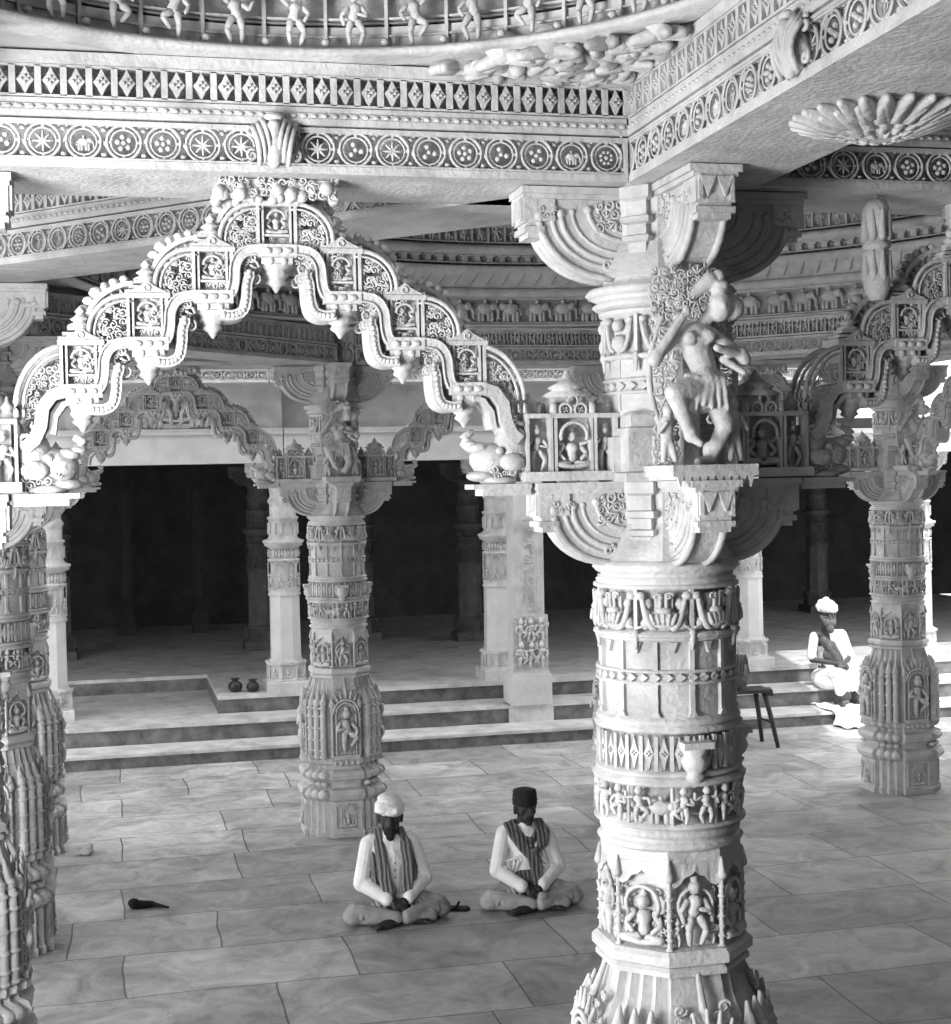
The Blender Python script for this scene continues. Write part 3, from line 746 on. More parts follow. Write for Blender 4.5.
def m_beam_fig(L):
    """upper course with a procession of small figures"""
    b = MB(); z0 = 3.722; zt = 3.855; h = .098
    b.box((-L/2, -HW + .08, z0), (L/2, HW - .08, zt)); b.box((-L/2, -HW - .004, z0), (L/2, HW + .004, z0 + .014)); b.box((-L/2, -HW - .002, zt - .016), (L/2, HW + .002, zt))
    n = round(L / .062)
    for s in (-1, 1):
        b.map = flat_map((0, s * (HW - .08), 0), (-s, 0, 0), (0, s, 0))
        for i in range(n):
            u = -L/2 + (i + .5) * L / n; dancer(b, u, z0 + .014, h * 1.02, .055, i, True, 1.5); b.cbox((u - L / n / 2, z0 + .065, .055), (.010, .11, .035))
            b.cbox((u, zt - .022, .058), (L / n * .7, .016, .034))
        b.map = None
    return b
def m_boss(s0):
    b = MB()
    for s in (s0,):
        b.map = flat_map((0, s * HW, 3.60), (-s, 0, 0), (0, s, 0))
        for k, (w, h) in enumerate(((.018, .075), (.03, .06), (.04, .045))): b.ell((0, .055, .004 + .008 * k), (.05 - .01 * k, .05 + .008 * k, .022), 10, 6)
        for m in (-1, 1):
            for q in range(3):
                t = np.linspace(0, 1, 7); b.tube(np.stack([m * (.012 + .014 * q + .02 * t ** 2), .02 + .11 * t - .01 * q, .02 + .02 * np.sin(t * PI)], 1), .008, 5)
            scroll(b, m * .062, .10, .02, .012, m, 1, .006); scroll(b, m * .06, .03, .018, .012, -m, 1, .006)
        b.spin((0, .0, .02), (0, .12, .03), .014, .020, 7); b.ell((0, .135, .03), (.03, .012, .016), 8, 4)
        b.map = None
    return b
def m_lotus_under():
    b = MB()
    for (r, n, w) in ((.215, 24, .004), (.18, 20, .016), (.14, 16, .028), (.10, 12, .040), (.06, 8, .05)):
        for i in range(n):
            a = 2 * PI * i / n + w * 30
            b.spin((r * .55 * math.cos(a), r * .55 * math.sin(a), ZB - w - .012), (r * math.cos(a), r * math.sin(a), ZB - w - .006), r * .15, r * .05, 6)
    b.lathe([(.03, ZB - .065), (.07, ZB - .05), (.15, ZB - .015), (.18, ZB + .0)], 20)
    return b
ML = {}
def beam(p, q, label, trim=(.0, .0), boss=True, under=False, fig=False):
    p = np.array(p); q = np.array(q); d = q - p; L0 = np.linalg.norm(d); u = d / L0
    p2 = p + u * trim[0]; q2 = q - u * trim[1]; L = round(float(np.linalg.norm(q2 - p2)), 3); c = (p2 + q2) / 2
    K = (L, fig)
    if K not in ML: ML[K] = (m_beam_low(L).mesh('lower_course', MARBLE), (m_beam_fig if fig else m_beam_up)(L).mesh('upper_course', MARBLE))
    t = thing('carved_beam', label, 'beam', (c[0], c[1], 0), math.atan2(d[1], d[0]))
    part('lower_course', ML[K][0], None, t); part('upper_course', ML[K][1], None, t)
    if boss:
        if 'b' not in ML: ML['b'] = [m_boss(q).mesh('leaf_boss', MARBLE) for q in (-1, 1)]
        for q in ML['b']: part('leaf_boss', q, None, t, (-.24 if under else -.075, 0, 0))
    if under:
        if 'l' not in ML: ML['l'] = m_lotus_under().mesh('lotus_pendant', MARBLE)
        part('lotus_pendant', ML['l'], None, t, (.0, -.12, 0), 0)
    return t
T1 = HW + .002; OF = .06
beam((XL + OF + T1, Y1 + OF), (XA + OF - T1, Y1 + OF), 'bright marble beam of carved circles and diamonds above the foreground arch')
beam((XA + OF, 2.07), (XA + OF, Y1 + OF + HW), 'bright marble beam running towards the camera at upper right, lotus carved beneath', under=True)
beam((XA + OF + T1, Y1 + OF), (XB - T1, Y1 + OF), 'shaded marble beam above the dark arch at the right')
beam((XL - OF, 2.07), (XL - OF, Y1 + OF + HW), 'marble beam at the left of the near bay, outside the view')
beam((XA, Y1), (XL, Y2), 'diagonal marble beam behind the top of the foreground arch, running away to the left', (.24, .22), False)
beam((XL, Y2), (XL, Y3), 'marble beam on the left side of the hall above the left pillars', (.15, .15), False, fig=True)
beam((XL, Y3), (XA, Y4), 'diagonal far beam of carved circles seen through the middle of the foreground arch', (.22, .22), False, fig=True)
beam((XA, Y4), (XB, Y4), 'far straight beam of small circles seen between arch and foreground pillar', (.15, .15), False, fig=True)
beam((XL, Y4), (XA, Y4), 'far beam above the small dark arch over the doorway', (.15, .15), False, fig=True)
beam((XB, Y4), (XC, Y4), 'far beam running to the dark right pillar', (.15, .15), False, fig=True)
beam((XB, Y4), (XC, Y3), 'diagonal far beam at the right side of the hall', (.22, .22), False, fig=True)
beam((XC, Y3), (XC, Y4), 'beam leading towards the camera from the dark right pillar', (.15, .15), False, fig=True)

# ------------------------------------------------------------------ torana arches: local x along span from the crown, y = depth, z world
def m_tower(crown=False):
    b = MB(); w = .058; h = .122; d = .055
    b.box((-.056, -.071, -.032), (.056, .071, .004)); [b.ell((m * .03, s * .072, -.014), (.016, .006, .010), 6, 4) for m in (-1, 0, 1) for s in (-1, 1)]
    b.box((-w, -d * .4, 0), (w, d, h)); b.box((-w - .006, -d - .004, -.01), (w + .006, d, .006)); b.box((-w - .006, -d - .004, h - .006), (w + .006, d, h + .008))
    for s in (-1, 1):
        b.map = flat_map((0, s * d * .4, 0), (-s, 0, 0), (0, s, 0)); q = d * .6
        for m in (-1, 1):
            b.cbox((m * (w - .004), h / 2, q / 2 + .003), (.009, h, q)); b.cbox((m * (w - .018), h / 2, q / 2), (.006, h, q))
        seated(b, 0, .036, .075, .012); arcband(b, 0, .078, .026, .005, q, 0, PI, 9)
        b.cbox((0, .032, q / 2), (.07, .006, q)); dancer(b, -.014, .006, .03, .02, 3, True); dancer(b, .016, .006, .03, .02, 5, True)
        b.map = None
    if crown:
        b.lathe([(.052, h), (.05, h + .02), (.035, h + .035), (.012, h + .045)], 16)
    else:
        for k, (r, z) in enumerate(((.062, .0), (.050, .014), (.036, .030))): b.cbox((0, 0, h + .008 + z + .005), (r * 2, d * 2 * (1 - k * .22), .010))
        b.map = flat_map((0, -d, h + .010), (1, 0, 0), (0, -1, 0)); b.prism([(-.055, 0), (.055, 0), (.02, .018), (0, .034), (-.02, .018)], -.004, .008); ring(b, 0, .012, .009, .003, .009, 8); b.map = None
        b.lathe([(.02, h + .04), (.036, h + .05), (.036, h + .056), (.018, h + .064), (.03, h + .072), (.018, h + .08), (.010, h + .088), (.016, h + .094), (.004, h + .108)], 12)
    # hanging bud under the tower
    b.box((-.05, -.05, -.022), (.05, .05, -.008)); b.box((-.045, -.045, -.05), (.045, .045, -.02)); b.lathe([(.004, -.128), (.014, -.112), (.03, -.10), (.024, -.09), (.04, -.076), (.034, -.066), (.052, -.05)], 12)
    for s in (-1, 1):
        for m in (-1, 1): b.ell((m * .02, s * .046, -.04), (.012, .006, .014), 6, 4)
    return b
ST, DZ, ZCR = .186, .134, 3.392
def step_curve():
    """S band from under tower k to under tower k+1 (origin: tower k foot)"""
    K = [(.0, -.012), (.06, -.012), (.10, -.022), (.122, -.055), (.126, -.10), (.136, -.136), (.165, -.150), (.20, -.148)]
    out = []
    for i in range(len(K) - 1):
        p0 = K[max(0, i-1)]; p1 = K[i]; p2 = K[i+1]; p3 = K[min(len(K)-1, i+2)]
        for t in (0, .34, .67):
            f = lambda a, c, d, e: .5 * ((2*c) + (-a + d) * t + (2*a - 5*c + 4*d - e) * t*t + (-a + 3*c - 3*d + e) * t**3)
            out.append((f(p0[0], p1[0], p2[0], p3[0]), f(p0[1], p1[1], p2[1], p3[1])))
    out.append(K[-1]); return out
def ribbon(b, C, w, d0, d1, m):
    C = np.array(C); C = C * np.array((m, 1)); T = np.gradient(C, axis=0); T /= np.linalg.norm(T, axis=1)[:, None]; N = np.stack([-T[:, 1], T[:, 0]], 1)
    a = C + N * w / 2; c = C - N * w / 2; n = len(C)
    V = np.concatenate([np.stack([q[:, 0], np.full(n, d), q[:, 1]], 1) for q, d in ((a, d0), (c, d0), (c, d1), (a, d1))])
    i = np.arange(n - 1); F = np.concatenate([np.stack([i + k * n, i + 1 + k * n, i + 1 + ((k+1) % 4) * n, i + ((k+1) % 4) * n], 1) for k in range(4)])
    b.add(V, [F, [[0, n, 2*n, 3*n]], [[n-1, 4*n-1, 3*n-1, 2*n-1]]])
def m_step(m, last=False):
    b = MB(); C = step_curve()
    ribbon(b, C, .030, -.066, .066, m)
    for s in (-1, 1):
        Cn = np.array(C); T = np.gradient(Cn, axis=0); T /= np.linalg.norm(T, axis=1)[:, None]; N = np.stack([-T[:, 1], T[:, 0]], 1)
        for o in (-.013, .013): Q = Cn + N * o; b.tube(np.stack([m * Q[:, 0], 0 * Q[:, 0] + s * .068, Q[:, 1]], 1), .004, 4)
    C2 = [(x * 1.0 - .034 * min(1, max(0, (-z) / .04)), z - .022 - .028 * min(1, x / .14)) for x, z in C[7:]]
    ribbon(b, C2, .030, -.062, .062, m)
    for i in range(0, len(C2) - 1):
        for s in (-1, 1): b.ell((m * C2[i][0], s * .064, C2[i][1]), (.009, .006, .009), 5, 3)
    for s in (-1, 1):
        b.map = flat_map((0, s * .045, 0), (1, 0, 0), (0, s, 0))
        # volute in the hollow beside the hanging bud
        scroll(b, m * .078, -.060, .026, 0.0, -m, 0, .005); scroll(b, m * .066, -.095, .018, 0, m, 1, .004)
        t = np.linspace(-.2, 1.75, 10)
        b.map = flat_map((0, s * .05, 0), (1, 0, 0), (0, s, 0))
        for r, tk, w in ((.106, .008, .0), (.090, .004, .004)):
            b.tube(np.stack([m * (.058 + r * np.sin(t)), .018 + r * np.cos(t), w + 0 * t], 1), tk, 5)
        ins = lambda u, v: (u * m > .064 and (u * m - .058) ** 2 + (v - .018) ** 2 < .084 ** 2 and u * m < .15) or (u * m > .142 and u * m < .186 and -.13 < v < .0)
        foliage(b, min(.06 * m, .2 * m), max(.06 * m, .2 * m), -.13, .11, -.002, 60, 11 + s, ins, .016)
        b.map = None
    # outer rib with saw teeth, set back
    t = np.linspace(.05, 1.5, 9)
    ribbon(b, [(.03 + .150 * math.sin(x), .015 + .150 * math.cos(x)) for x in t], .014, .0, .05, m)
    ribbon(b, [(.03 + .112 * math.sin(x), .015 + .112 * math.cos(x)) for x in t], .010, .0, .05, m)
    for k in range(7):
        x = .12 + k * .2; r0, r1 = .116, .145; p = lambda r, a: (m * (.03 + r * math.sin(a)), .02, .015 + r * math.cos(a))
        V = [p(r0, x - .085), p(r1, x), p(r0, x + .085)]; V += [(a, .045, c) for a, _, c in V]
        b.add(V, [[(0, 1, 2), (5, 4, 3)], [(0, 3, 4, 1), (1, 4, 5, 2), (2, 5, 3, 0)]])
    # leafy crest on the extrados
    R = random.Random(4)
    for k in range(7):
        x = .2 + k * .18; r = .165; b.ell((m * (.03 + r * math.sin(x)), .02, .015 + r * math.cos(x)), (R.uniform(.012, .022), .018, R.uniform(.012, .022)), 6, 4)
    return b
def m_side_panel(m):
    """niches standing on the capital arm, joined to the shaft"""
    b = MB(); x0, x1 = .735, 1.03; z0, z1 = ZC + .006, 2.90
    def bx(a, c, y0, y1, q0, q1): b.box((min(m*a, m*c), y0, q0), (max(m*a, m*c), y1, q1))
    bx(x0 + .02, x1, -.02, .02, z0, z1); bx(x0 - .01, x1, -.085, .085, z0, z0 + .028); bx(x0, x1, -.07, .07, z1 - .014, z1)
    for s in (-1, 1):
        b.map = flat_map((0, s * .02, 0), (-s, 0, 0), (0, s, 0)); k = -s * m
        for u in (x0 + .004, x0 + .078, x0 + .092, x0 + .205, x0 + .218, x1 - .01): b.cbox((k * u, (z0 + z1) / 2, .024), (.009, z1 - z0, .048))
        dancer(b, k * (x0 + .04), z0 + .03, .14, .018, 5); dancer(b, k * (x0 + .255), z0 + .03, .14, .018, 9)
        u = k * (x0 + .148); seated(b, u, z0 + .035, .125, .022, 3); arcband(b, u, z0 + .135, .042, .007, .05, -.3, PI + .3, 12)
        for q in (-1, 1): ring(b, u + q * .024, z0 + .215, .019, .006, .045, 12); rosette(b, u + q * .024, z0 + .215, .012, .045, 1)
        ring(b, u, z0 + .242, .016, .005, .045, 12)
        for q in (-1, 1): b.spin((u + q * .06, z1, .04), (u + q * .06, z1 + .03, .04), .014, .012, 6)
        b.map = None
    c = m * (x0 + .148)
    b.box((c - .055, -.045, z1), (c + .055, .045, z1 + .05)); b.lathe([(.075, z1 + .05), (.08, z1 + .058), (.05, z1 + .072), (.062, z1 + .08), (.03, z1 + .096), (.012, z1 + .12), (.004, z1 + .135)], 16, 0, True, True, (c, 0))
    for u, r in ((x0 + .03, .024), (x0 + .255, .026)):
        b.lathe([(r, z1), (r * 1.2, z1 + .012), (r * .7, z1 + .024), (r * .9, z1 + .034), (r * .3, z1 + .05), (.003, z1 + .066)], 12, 0, True, True, (m * u, 0))
    return b
def m_makara(m):
    """beast foot of the arch resting on the arm tip"""
    b = MB(); E = lambda x, y, z, r, q=(10, 7): b.ell((m * x, y, z), r, *q)
    E(.64, 0, 2.765, (.07, .06, .052)); E(.70, 0, 2.80, (.055, .06, .07)); E(.60, 0, 2.80, (.035, .045, .02)); E(.575, 0, 2.812, (.028, .035, .012)); E(.61, 0, 2.715, (.05, .045, .018)); E(.66, 0, 2.70, (.06, .06, .02))
    for s in (-1, 1):
        E(.655, s * .05, 2.79, (.014, .012, .012), (7, 5)); E(.69, s * .06, 2.755, (.04, .014, .028), (8, 5))
        b.map = flat_map((0, s * .052, 0), (1, 0, 0), (0, s, 0)); scroll(b, m * .71, 2.84, .036, 0, m, 1, .008); foliage(b, min(m * .62, m * .73), max(m * .62, m * .73), 2.70, 2.78, .0, 8, 2, None, .018); b.map = None
    t = np.linspace(0, 1, 8)
    b.tube(np.stack([m * (.59 - .035 * np.sin(t * 3)), 0 * t, 2.80 + .05 * t], 1), np.linspace(.022, .01, 8), 7)
    b.box((min(m * .57, m * .75), -.06, 2.675), (max(m * .57, m * .75), .06, 2.69)); b.box((min(m * .60, m * .75), -.05, 2.655), (max(m * .60, m * .75), .05, 2.676))
    # the band falling from the last tower into the beast's mouth
    C = [(.558, 2.978), (.60, 2.978), (.64, 2.965), (.665, 2.93), (.672, 2.88), (.69, 2.84), (.715, 2.82)]
    ribbon(b, C, .036, -.07, .07, m); ribbon(b, [(x - .032, z - .024) for x, z in C[1:5]], .016, -.05, .05, m)
    t = np.linspace(.1, 1.7, 14)
    for s in (-1, 1):
        for r, q in ((.138, .009), (.118, .005)): b.tube(np.stack([m * (.60 + r * np.sin(t)), s * .05 + 0 * t, 2.925 + (r + .04) * np.cos(t)], 1), q, 5)
        b.map = flat_map((0, s * .044, 0), (1, 0, 0), (0, s, 0))
        ins = lambda u, v: u * m > .62 and ((u * m - .60) / .11) ** 2 + ((v - 2.925) / .14) ** 2 < 1 and v > 2.85 and not (u * m < .69 and v < 2.99 and v > 2.84 and u * m < .68)
        foliage(b, min(.62 * m, .72 * m), max(.62 * m, .72 * m), 2.83, 3.06, 0, 30, 21 + s, ins, .015); b.map = None
    return b
def m_crest():
    b = MB(); b.box((-.165, -.07, 3.535), (.165, .07, ZB - .003)); R = random.Random(9)
    for k in range(46):
        x = R.uniform(-.175, .175); s = R.choice((-1, 1)); b.ell((x, s * R.uniform(.06, .085), R.uniform(3.53, 3.575)), (R.uniform(.012, .022),) * 3, 6, 4)
    for k in range(18): x = -.17 + .02 * k; b.ell((x, R.uniform(-.05, .05), 3.532 - R.uniform(0, .012)), (.018, .05, .016), 6, 4)
    for s in (-1, 1):
        b.map = flat_map((0, s * .075, 0), (1, 0, 0), (0, s, 0)); foliage(b, -.17, .17, 3.53, 3.58, 0.004, 40, 6, None, .018); b.map = None
    return b
AM = dict(tower=m_tower().mesh('niche_tower', MARBLE), crown=m_tower(True).mesh('crown_tower', MARBLE), crest=m_crest().mesh('crest_block', MARBLE))
for m in (-1, 1):
    AM['step', m] = m_step(m).mesh('scroll_band', MARBLE); AM['panel', m] = m_side_panel(m).mesh('niche_panel', MARBLE); AM['mak', m] = m_makara(m).mesh('beast_foot', MARBLE)
def build_arch(label, c, rz):
    t = thing('torana_arch', label, 'arch', (c[0], c[1], 0), rz)
    part('crown_tower', AM['crown'], None, t, (0, 0, ZCR)); part('crest_block', AM['crest'], None, t)
    for m in (-1, 1):
        for k in range(3):
            part('scroll_band', AM['step', m], None, t, (m * k * ST, 0, ZCR - k * DZ)); part('niche_tower', AM['tower'], None, t, (m * (k + 1) * ST, 0, ZCR - (k + 1) * DZ))
        part('niche_panel', AM['panel', m], None, t); part('beast_foot', AM['mak', m], None, t)
    return t
AR = build_arch('bright foreground torana arch of stepped towers and scrolls, spanning the upper left', ((XL + XA) / 2, Y1, 0), 0)
index_kids()
for c, rz, lb in ((((XA + XB) / 2, Y1), 0, 'dark shaded torana arch rising from the foreground pillar to the right edge'),
                  (((XL + XA) / 2, Y4), 0, 'small far torana arch framing the elephant relief over the dark doorway'),
                  (((XA + XB) / 2, Y4), 0, 'far torana arch partly seen under the right foot of the foreground arch'),
                  (((XB + XC) / 2, Y4), 0, 'far torana arch meeting the left side of the dark right pillar'),
                  ((XC, (Y3 + Y4) / 2), PI / 2, 'dark torana arch silhouetted at the right edge beside the dark pillar')):
    dup(AR, (c[0], c[1], 0), rz, lb)
# lotus strut standing on the shaded arch
b = MB(); b.map = lambda p: p * (.78, .78, 1) + (0, 0, .04) * (p[:, 2:3] < 3.55)
b.lathe([(.03, 3.21), (.05, 3.24), (.06, 3.28), (.045, 3.30), (.05, 3.34), (.055, 3.36), (.045, 3.37), (.058, 3.38), (.058, 3.39), (.045, 3.40), (.05, 3.45), (.055, 3.50), (.04, 3.53), (.02, 3.56), (.01, ZB - .004)], 20)
for z, r in ((3.32, .048), (3.45, .048)):
    for i in range(8):
        a = i * PI / 4; b.spin((r * math.cos(a), r * math.sin(a), z - .045), (r * 1.08 * math.cos(a), r * 1.08 * math.sin(a), z + .045), .018, .008, 6)
solo('lotus_strut', b, MARBLE, 'slender lotus-carved strut hanging under the shaded beam at upper right', 'strut', (2.39, Y1 - .05, 0))

# ------------------------------------------------------------------ domes
zc_top = 4.01
def dome(label, c, R, z0, rows, name='ring_dome'):
    """rows: (kind, r, z0, z1, count)"""
    t = thing(name, label, 'dome', (c[0], c[1], 0))
    for kind, r, a, z, n in rows:
        b = MB(); h = z - a; L = 2 * PI * r
        if kind == 'moulding':
            b.lathe([(r + .10, a), (r, a), (r - .012, a + h * .5), (r, z), (r + .10, z)], 96, cap=False); nm = 'plain_moulding'
        elif kind == 'cyma':
            b.lathe([(r + .2, a), (r + .03, a), (r + .02, a + h * .3), (r - .04, a + h * .6), (r - .08, a + h * .8), (r - .08, z), (r + .1, z)], 96, cap=False)
            b.map = cyl_map(r + .0, 0, True); 
            for i in range(n):
                u = L * (i + .5) / n; b.spin((u, a + h * .1, -.01), (u + h * .5, a + h * .85, .07), .006, .006, 4)
            b.map = None; nm = 'cyma_moulding'
        else:
            b.lathe([(r, a - .005), (r, a + .006), (r + .09, a + .010), (r + .09, z - .010), (r, z - .006), (r, z + .004)], 96, cap=False)
            b.map = cyl_map(r + .055, a + .008, True); L = 2 * PI * (r + .055); h2 = h - .016
            for i in range(n):
                u = L * (i + .5) / n
                if kind == 'elephants':
                    elephant(b, u, 0, h2 * .98, .045, 1 if i % 9 else -1); b.cbox((u - L / n / 2, h2 / 2, .02), (.012, h2, .03)) if i % 3 == 0 else None
                elif kind == 'figures':
                    dancer(b, u, 0, h2 * .98, .042, i, True, 1.5); b.cbox((u - L / n / 2, h2 / 2, .035), (.014, h2, .03))
                    b.cbox((u, h2 * .95, .035), (L / n * .8, h2 * .12, .03)); b.ell((u + L / n * .3, h2 * .2, .035), (.010, .014, .01), 5, 3)
                elif kind == 'dancers':
                    dancer(b, u, 0, h2 * 1.0, .05, i + 3, False, 1.3); b.cbox((u - L / n / 2, h2 * .5, .0), (.01, h2, .03)); b.cbox((u, h2 * .25, .0), (L / n, .006, .02)); b.cbox((u, h2 * .55, .0), (L / n, .006, .02))
                    b.ell((u - L / n / 2, .01, .055), (.014, .014, .014), 6, 4)
                elif kind == 'teeth':
                    b.cbox((u, h2 / 2, .02), (L / n * .45, h2 * .9, .03)); b.cbox((u, h2 * .85, .03), (L / n * .8, h2 * .2, .03))
            b.map = None; nm = {'elephants': 'elephant_frieze', 'figures': 'figure_frieze', 'dancers': 'dancer_frieze', 'teeth': 'dentil_band'}[kind]
        part(nm, b, MARBLE, t)
    b = MB(); r0, za = rows[-1][1], rows[-1][3]
    b.lathe([(R + .04, zc_top + .005), (R + .08, zc_top + .005), (R + .08, za + .06), (r0 + .1, za + .06), (r0 + .1, za)] + [(r0 * math.cos(x), za + r0 * .5 * math.sin(x)) for x in np.linspace(.1, 1.45, 9)] + [(.02, za + r0 * .5)], 64, cap=False)
    part('dome_cap', b, MARBLE, t)
    return t
CX, CY = (XA + XB) / 2, (Y2 + Y3) / 2
dome('great corbelled dome of the hall with elephant and figure friezes behind the arch', (CX, CY), 3.2, 3.8,
     [('moulding', 3.13, 3.858, 3.874, 0), ('elephants', 3.08, 3.876, 4.06, 96), ('moulding', 3.0, 4.065, 4.125, 0), ('cyma', 2.98, 4.13, 4.28, 150), ('teeth', 2.90, 4.30, 4.37, 190),
      ('moulding', 2.86, 4.37, 4.43, 0), ('figures', 2.82, 4.44, 4.57, 140), ('moulding', 2.74, 4.57, 4.65, 0), ('figures', 2.6, 4.66, 4.85, 100), ('moulding', 2.4, 4.85, 4.95, 0)])
NCX, NCY, NR = .45, 3.12, 1.175
dome('near dome ring with a frieze of dancing figures along the top edge of the picture', (NCX, NCY), NR, 3.89,
     [('moulding', NR - .03, 3.903, 3.928, 0), ('dancers', NR - .0, 3.93, 4.11, 44), ('moulding', NR - .10, 4.12, 4.20, 0), ('figures', NR - .2, 4.22, 4.34, 40), ('moulding', NR - .3, 4.34, 4.4, 0)])
# carved figures in the corners between near ring and beams
b = MB()
R = random.Random(3)
for k in range(5):
    for j in range(5 - k):
        x = XA - HW + OF - .07 - .115 * k + R.uniform(-.02, .02); y = Y1 + OF - HW - (.05 + .11 * j) + R.uniform(-.02, .02)
        P = lambda a, c, z: (x + a, y + c, 3.915 - z)
        b.ell(P(0, 0, .0), (.055, .042, .05), 8, 5); b.ell(P(.055, -.03, .03), (.028, .026, .028), 7, 5)
        for q in range(5): a = R.uniform(0, 6.28); b.spin(P(0, 0, .02), P(.09 * math.cos(a), .08 * math.sin(a), .045), .026, .016, 5)
cs = solo('spandrel_figures', b, MARBLE, 'tumbling stone figures carved in the corner between dome ring and beams', 'carving')

# ------------------------------------------------------------------ setting
def ring_fill(b, sq, c, r, z, n=64):
    """flat slab between a rectangle and a circular opening, facing down"""
    x0, x1, y0, y1 = sq; t = np.arange(n) * 2 * PI / n + PI / 4; V = []
    for a in t: V.append((c[0] + r * math.cos(a), c[1] + r * math.sin(a), z))
    for a in t:
        dx, dy = math.cos(a), math.sin(a); k = min(((x1 if dx > 0 else x0) - c[0]) / dx if abs(dx) > 1e-6 else 1e9, ((y1 if dy > 0 else y0) - c[1]) / dy if abs(dy) > 1e-6 else 1e9)
        V.append((c[0] + k * dx, c[1] + k * dy, z))
    V += [(p[0], p[1], z + .1) for p in V]
    i = np.arange(n); j = (i + 1) % n
    b.add(V, [np.stack([i, j, n + j, n + i], 1), np.stack([2*n + i, 3*n + i, 3*n + j, 2*n + j], 1), np.stack([i, 2*n + i, 2*n + j, j], 1)])
b = MB(); zc = 3.908
ring_fill(b, (XL - .02, XC + .02, Y1 + .0, Y4 + .0), (CX, CY), 3.22, zc)
ring_fill(b, (XL - .02, XA + .02, 2.07, Y1 + .0), (NCX, NCY), NR + .055, zc)
b.box((-3.2, -2.6, zc), (XL - .02, Y4 + .45, zc + .1)); b.box((XA + .02, -2.6, zc), (8.9, Y1, zc + .1)); b.box((XC + .02, Y1, zc), (8.9, Y4 - .05, zc + .1))
b.box((XL - .02, -2.6, zc), (XA + .02, 2.07, zc + .1)); b.box((XL - .02, Y4, zc), (XC + .02, Y4 + .45, zc + .1))
struct('ceiling', b, SMOOTH)
b = MB(); b.box((-3.2, Y4 + .35, zc + .1), (XC + .15, Y4 + .45, 10)); struct('wall_sun_block', b, SMOOTH)  # unseen high wall added to keep the sun off the steps
b = MB(); b.box((-14, -8, -.2), (24, 34, 0)); fl = struct('floor', b, FLOORM)
b = MB(); b.box((-3.2, -2.8, 0), (9.0, -2.6, zc)); b.box((-3.4, -2.8, 0), (-3.2, .2, zc)); struct('wall_light_block_south', b, OLD)  # unseen walls added to dim the near floor and the right-hand arch
b = MB(); b.box((-3.4, .2, 2.3), (-3.22, Y4 + .45, zc)); struct('wall_sky_block_west', b, SMOOTH)  # unseen hanging wall added to cut sky light on the floor
b = MB(); b.box((8.9, -2.6, 0), (9.1, 10.9, zc)); struct('wall_light_block_east', b, OLD)  # unseen wall added to darken the right-hand arch and pillar

# steps and platform
def slab(x0, x1, y0, y1, z0, z1, label):
    t = thing('stone_step', label, 'step', ((x0 + x1) / 2, y0, 0)); L = (x1 - x0) / 2; d = y1 - y0
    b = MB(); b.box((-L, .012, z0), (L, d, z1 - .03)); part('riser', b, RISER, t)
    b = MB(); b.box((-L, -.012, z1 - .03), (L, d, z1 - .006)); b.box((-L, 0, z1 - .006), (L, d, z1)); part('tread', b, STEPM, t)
slab(-4.5, 14, 14.72, 15.22, 0, .14, 'lowest long marble step rising from the paved court')
slab(-4.5, 14, 15.222, 15.76, 0, .32, 'second long marble step above the lowest one')
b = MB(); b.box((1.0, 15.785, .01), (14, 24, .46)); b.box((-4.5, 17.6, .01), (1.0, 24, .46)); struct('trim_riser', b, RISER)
b = MB(); b.box((1.0, 15.765, .46), (14, 24, .50)); b.box((-4.5, 17.6, .46), (1.0, 24, .50)); b.box((-4.5, 15.77, .01), (1.0, 17.6, .322)); struct('floor_platform', b, STEPM)

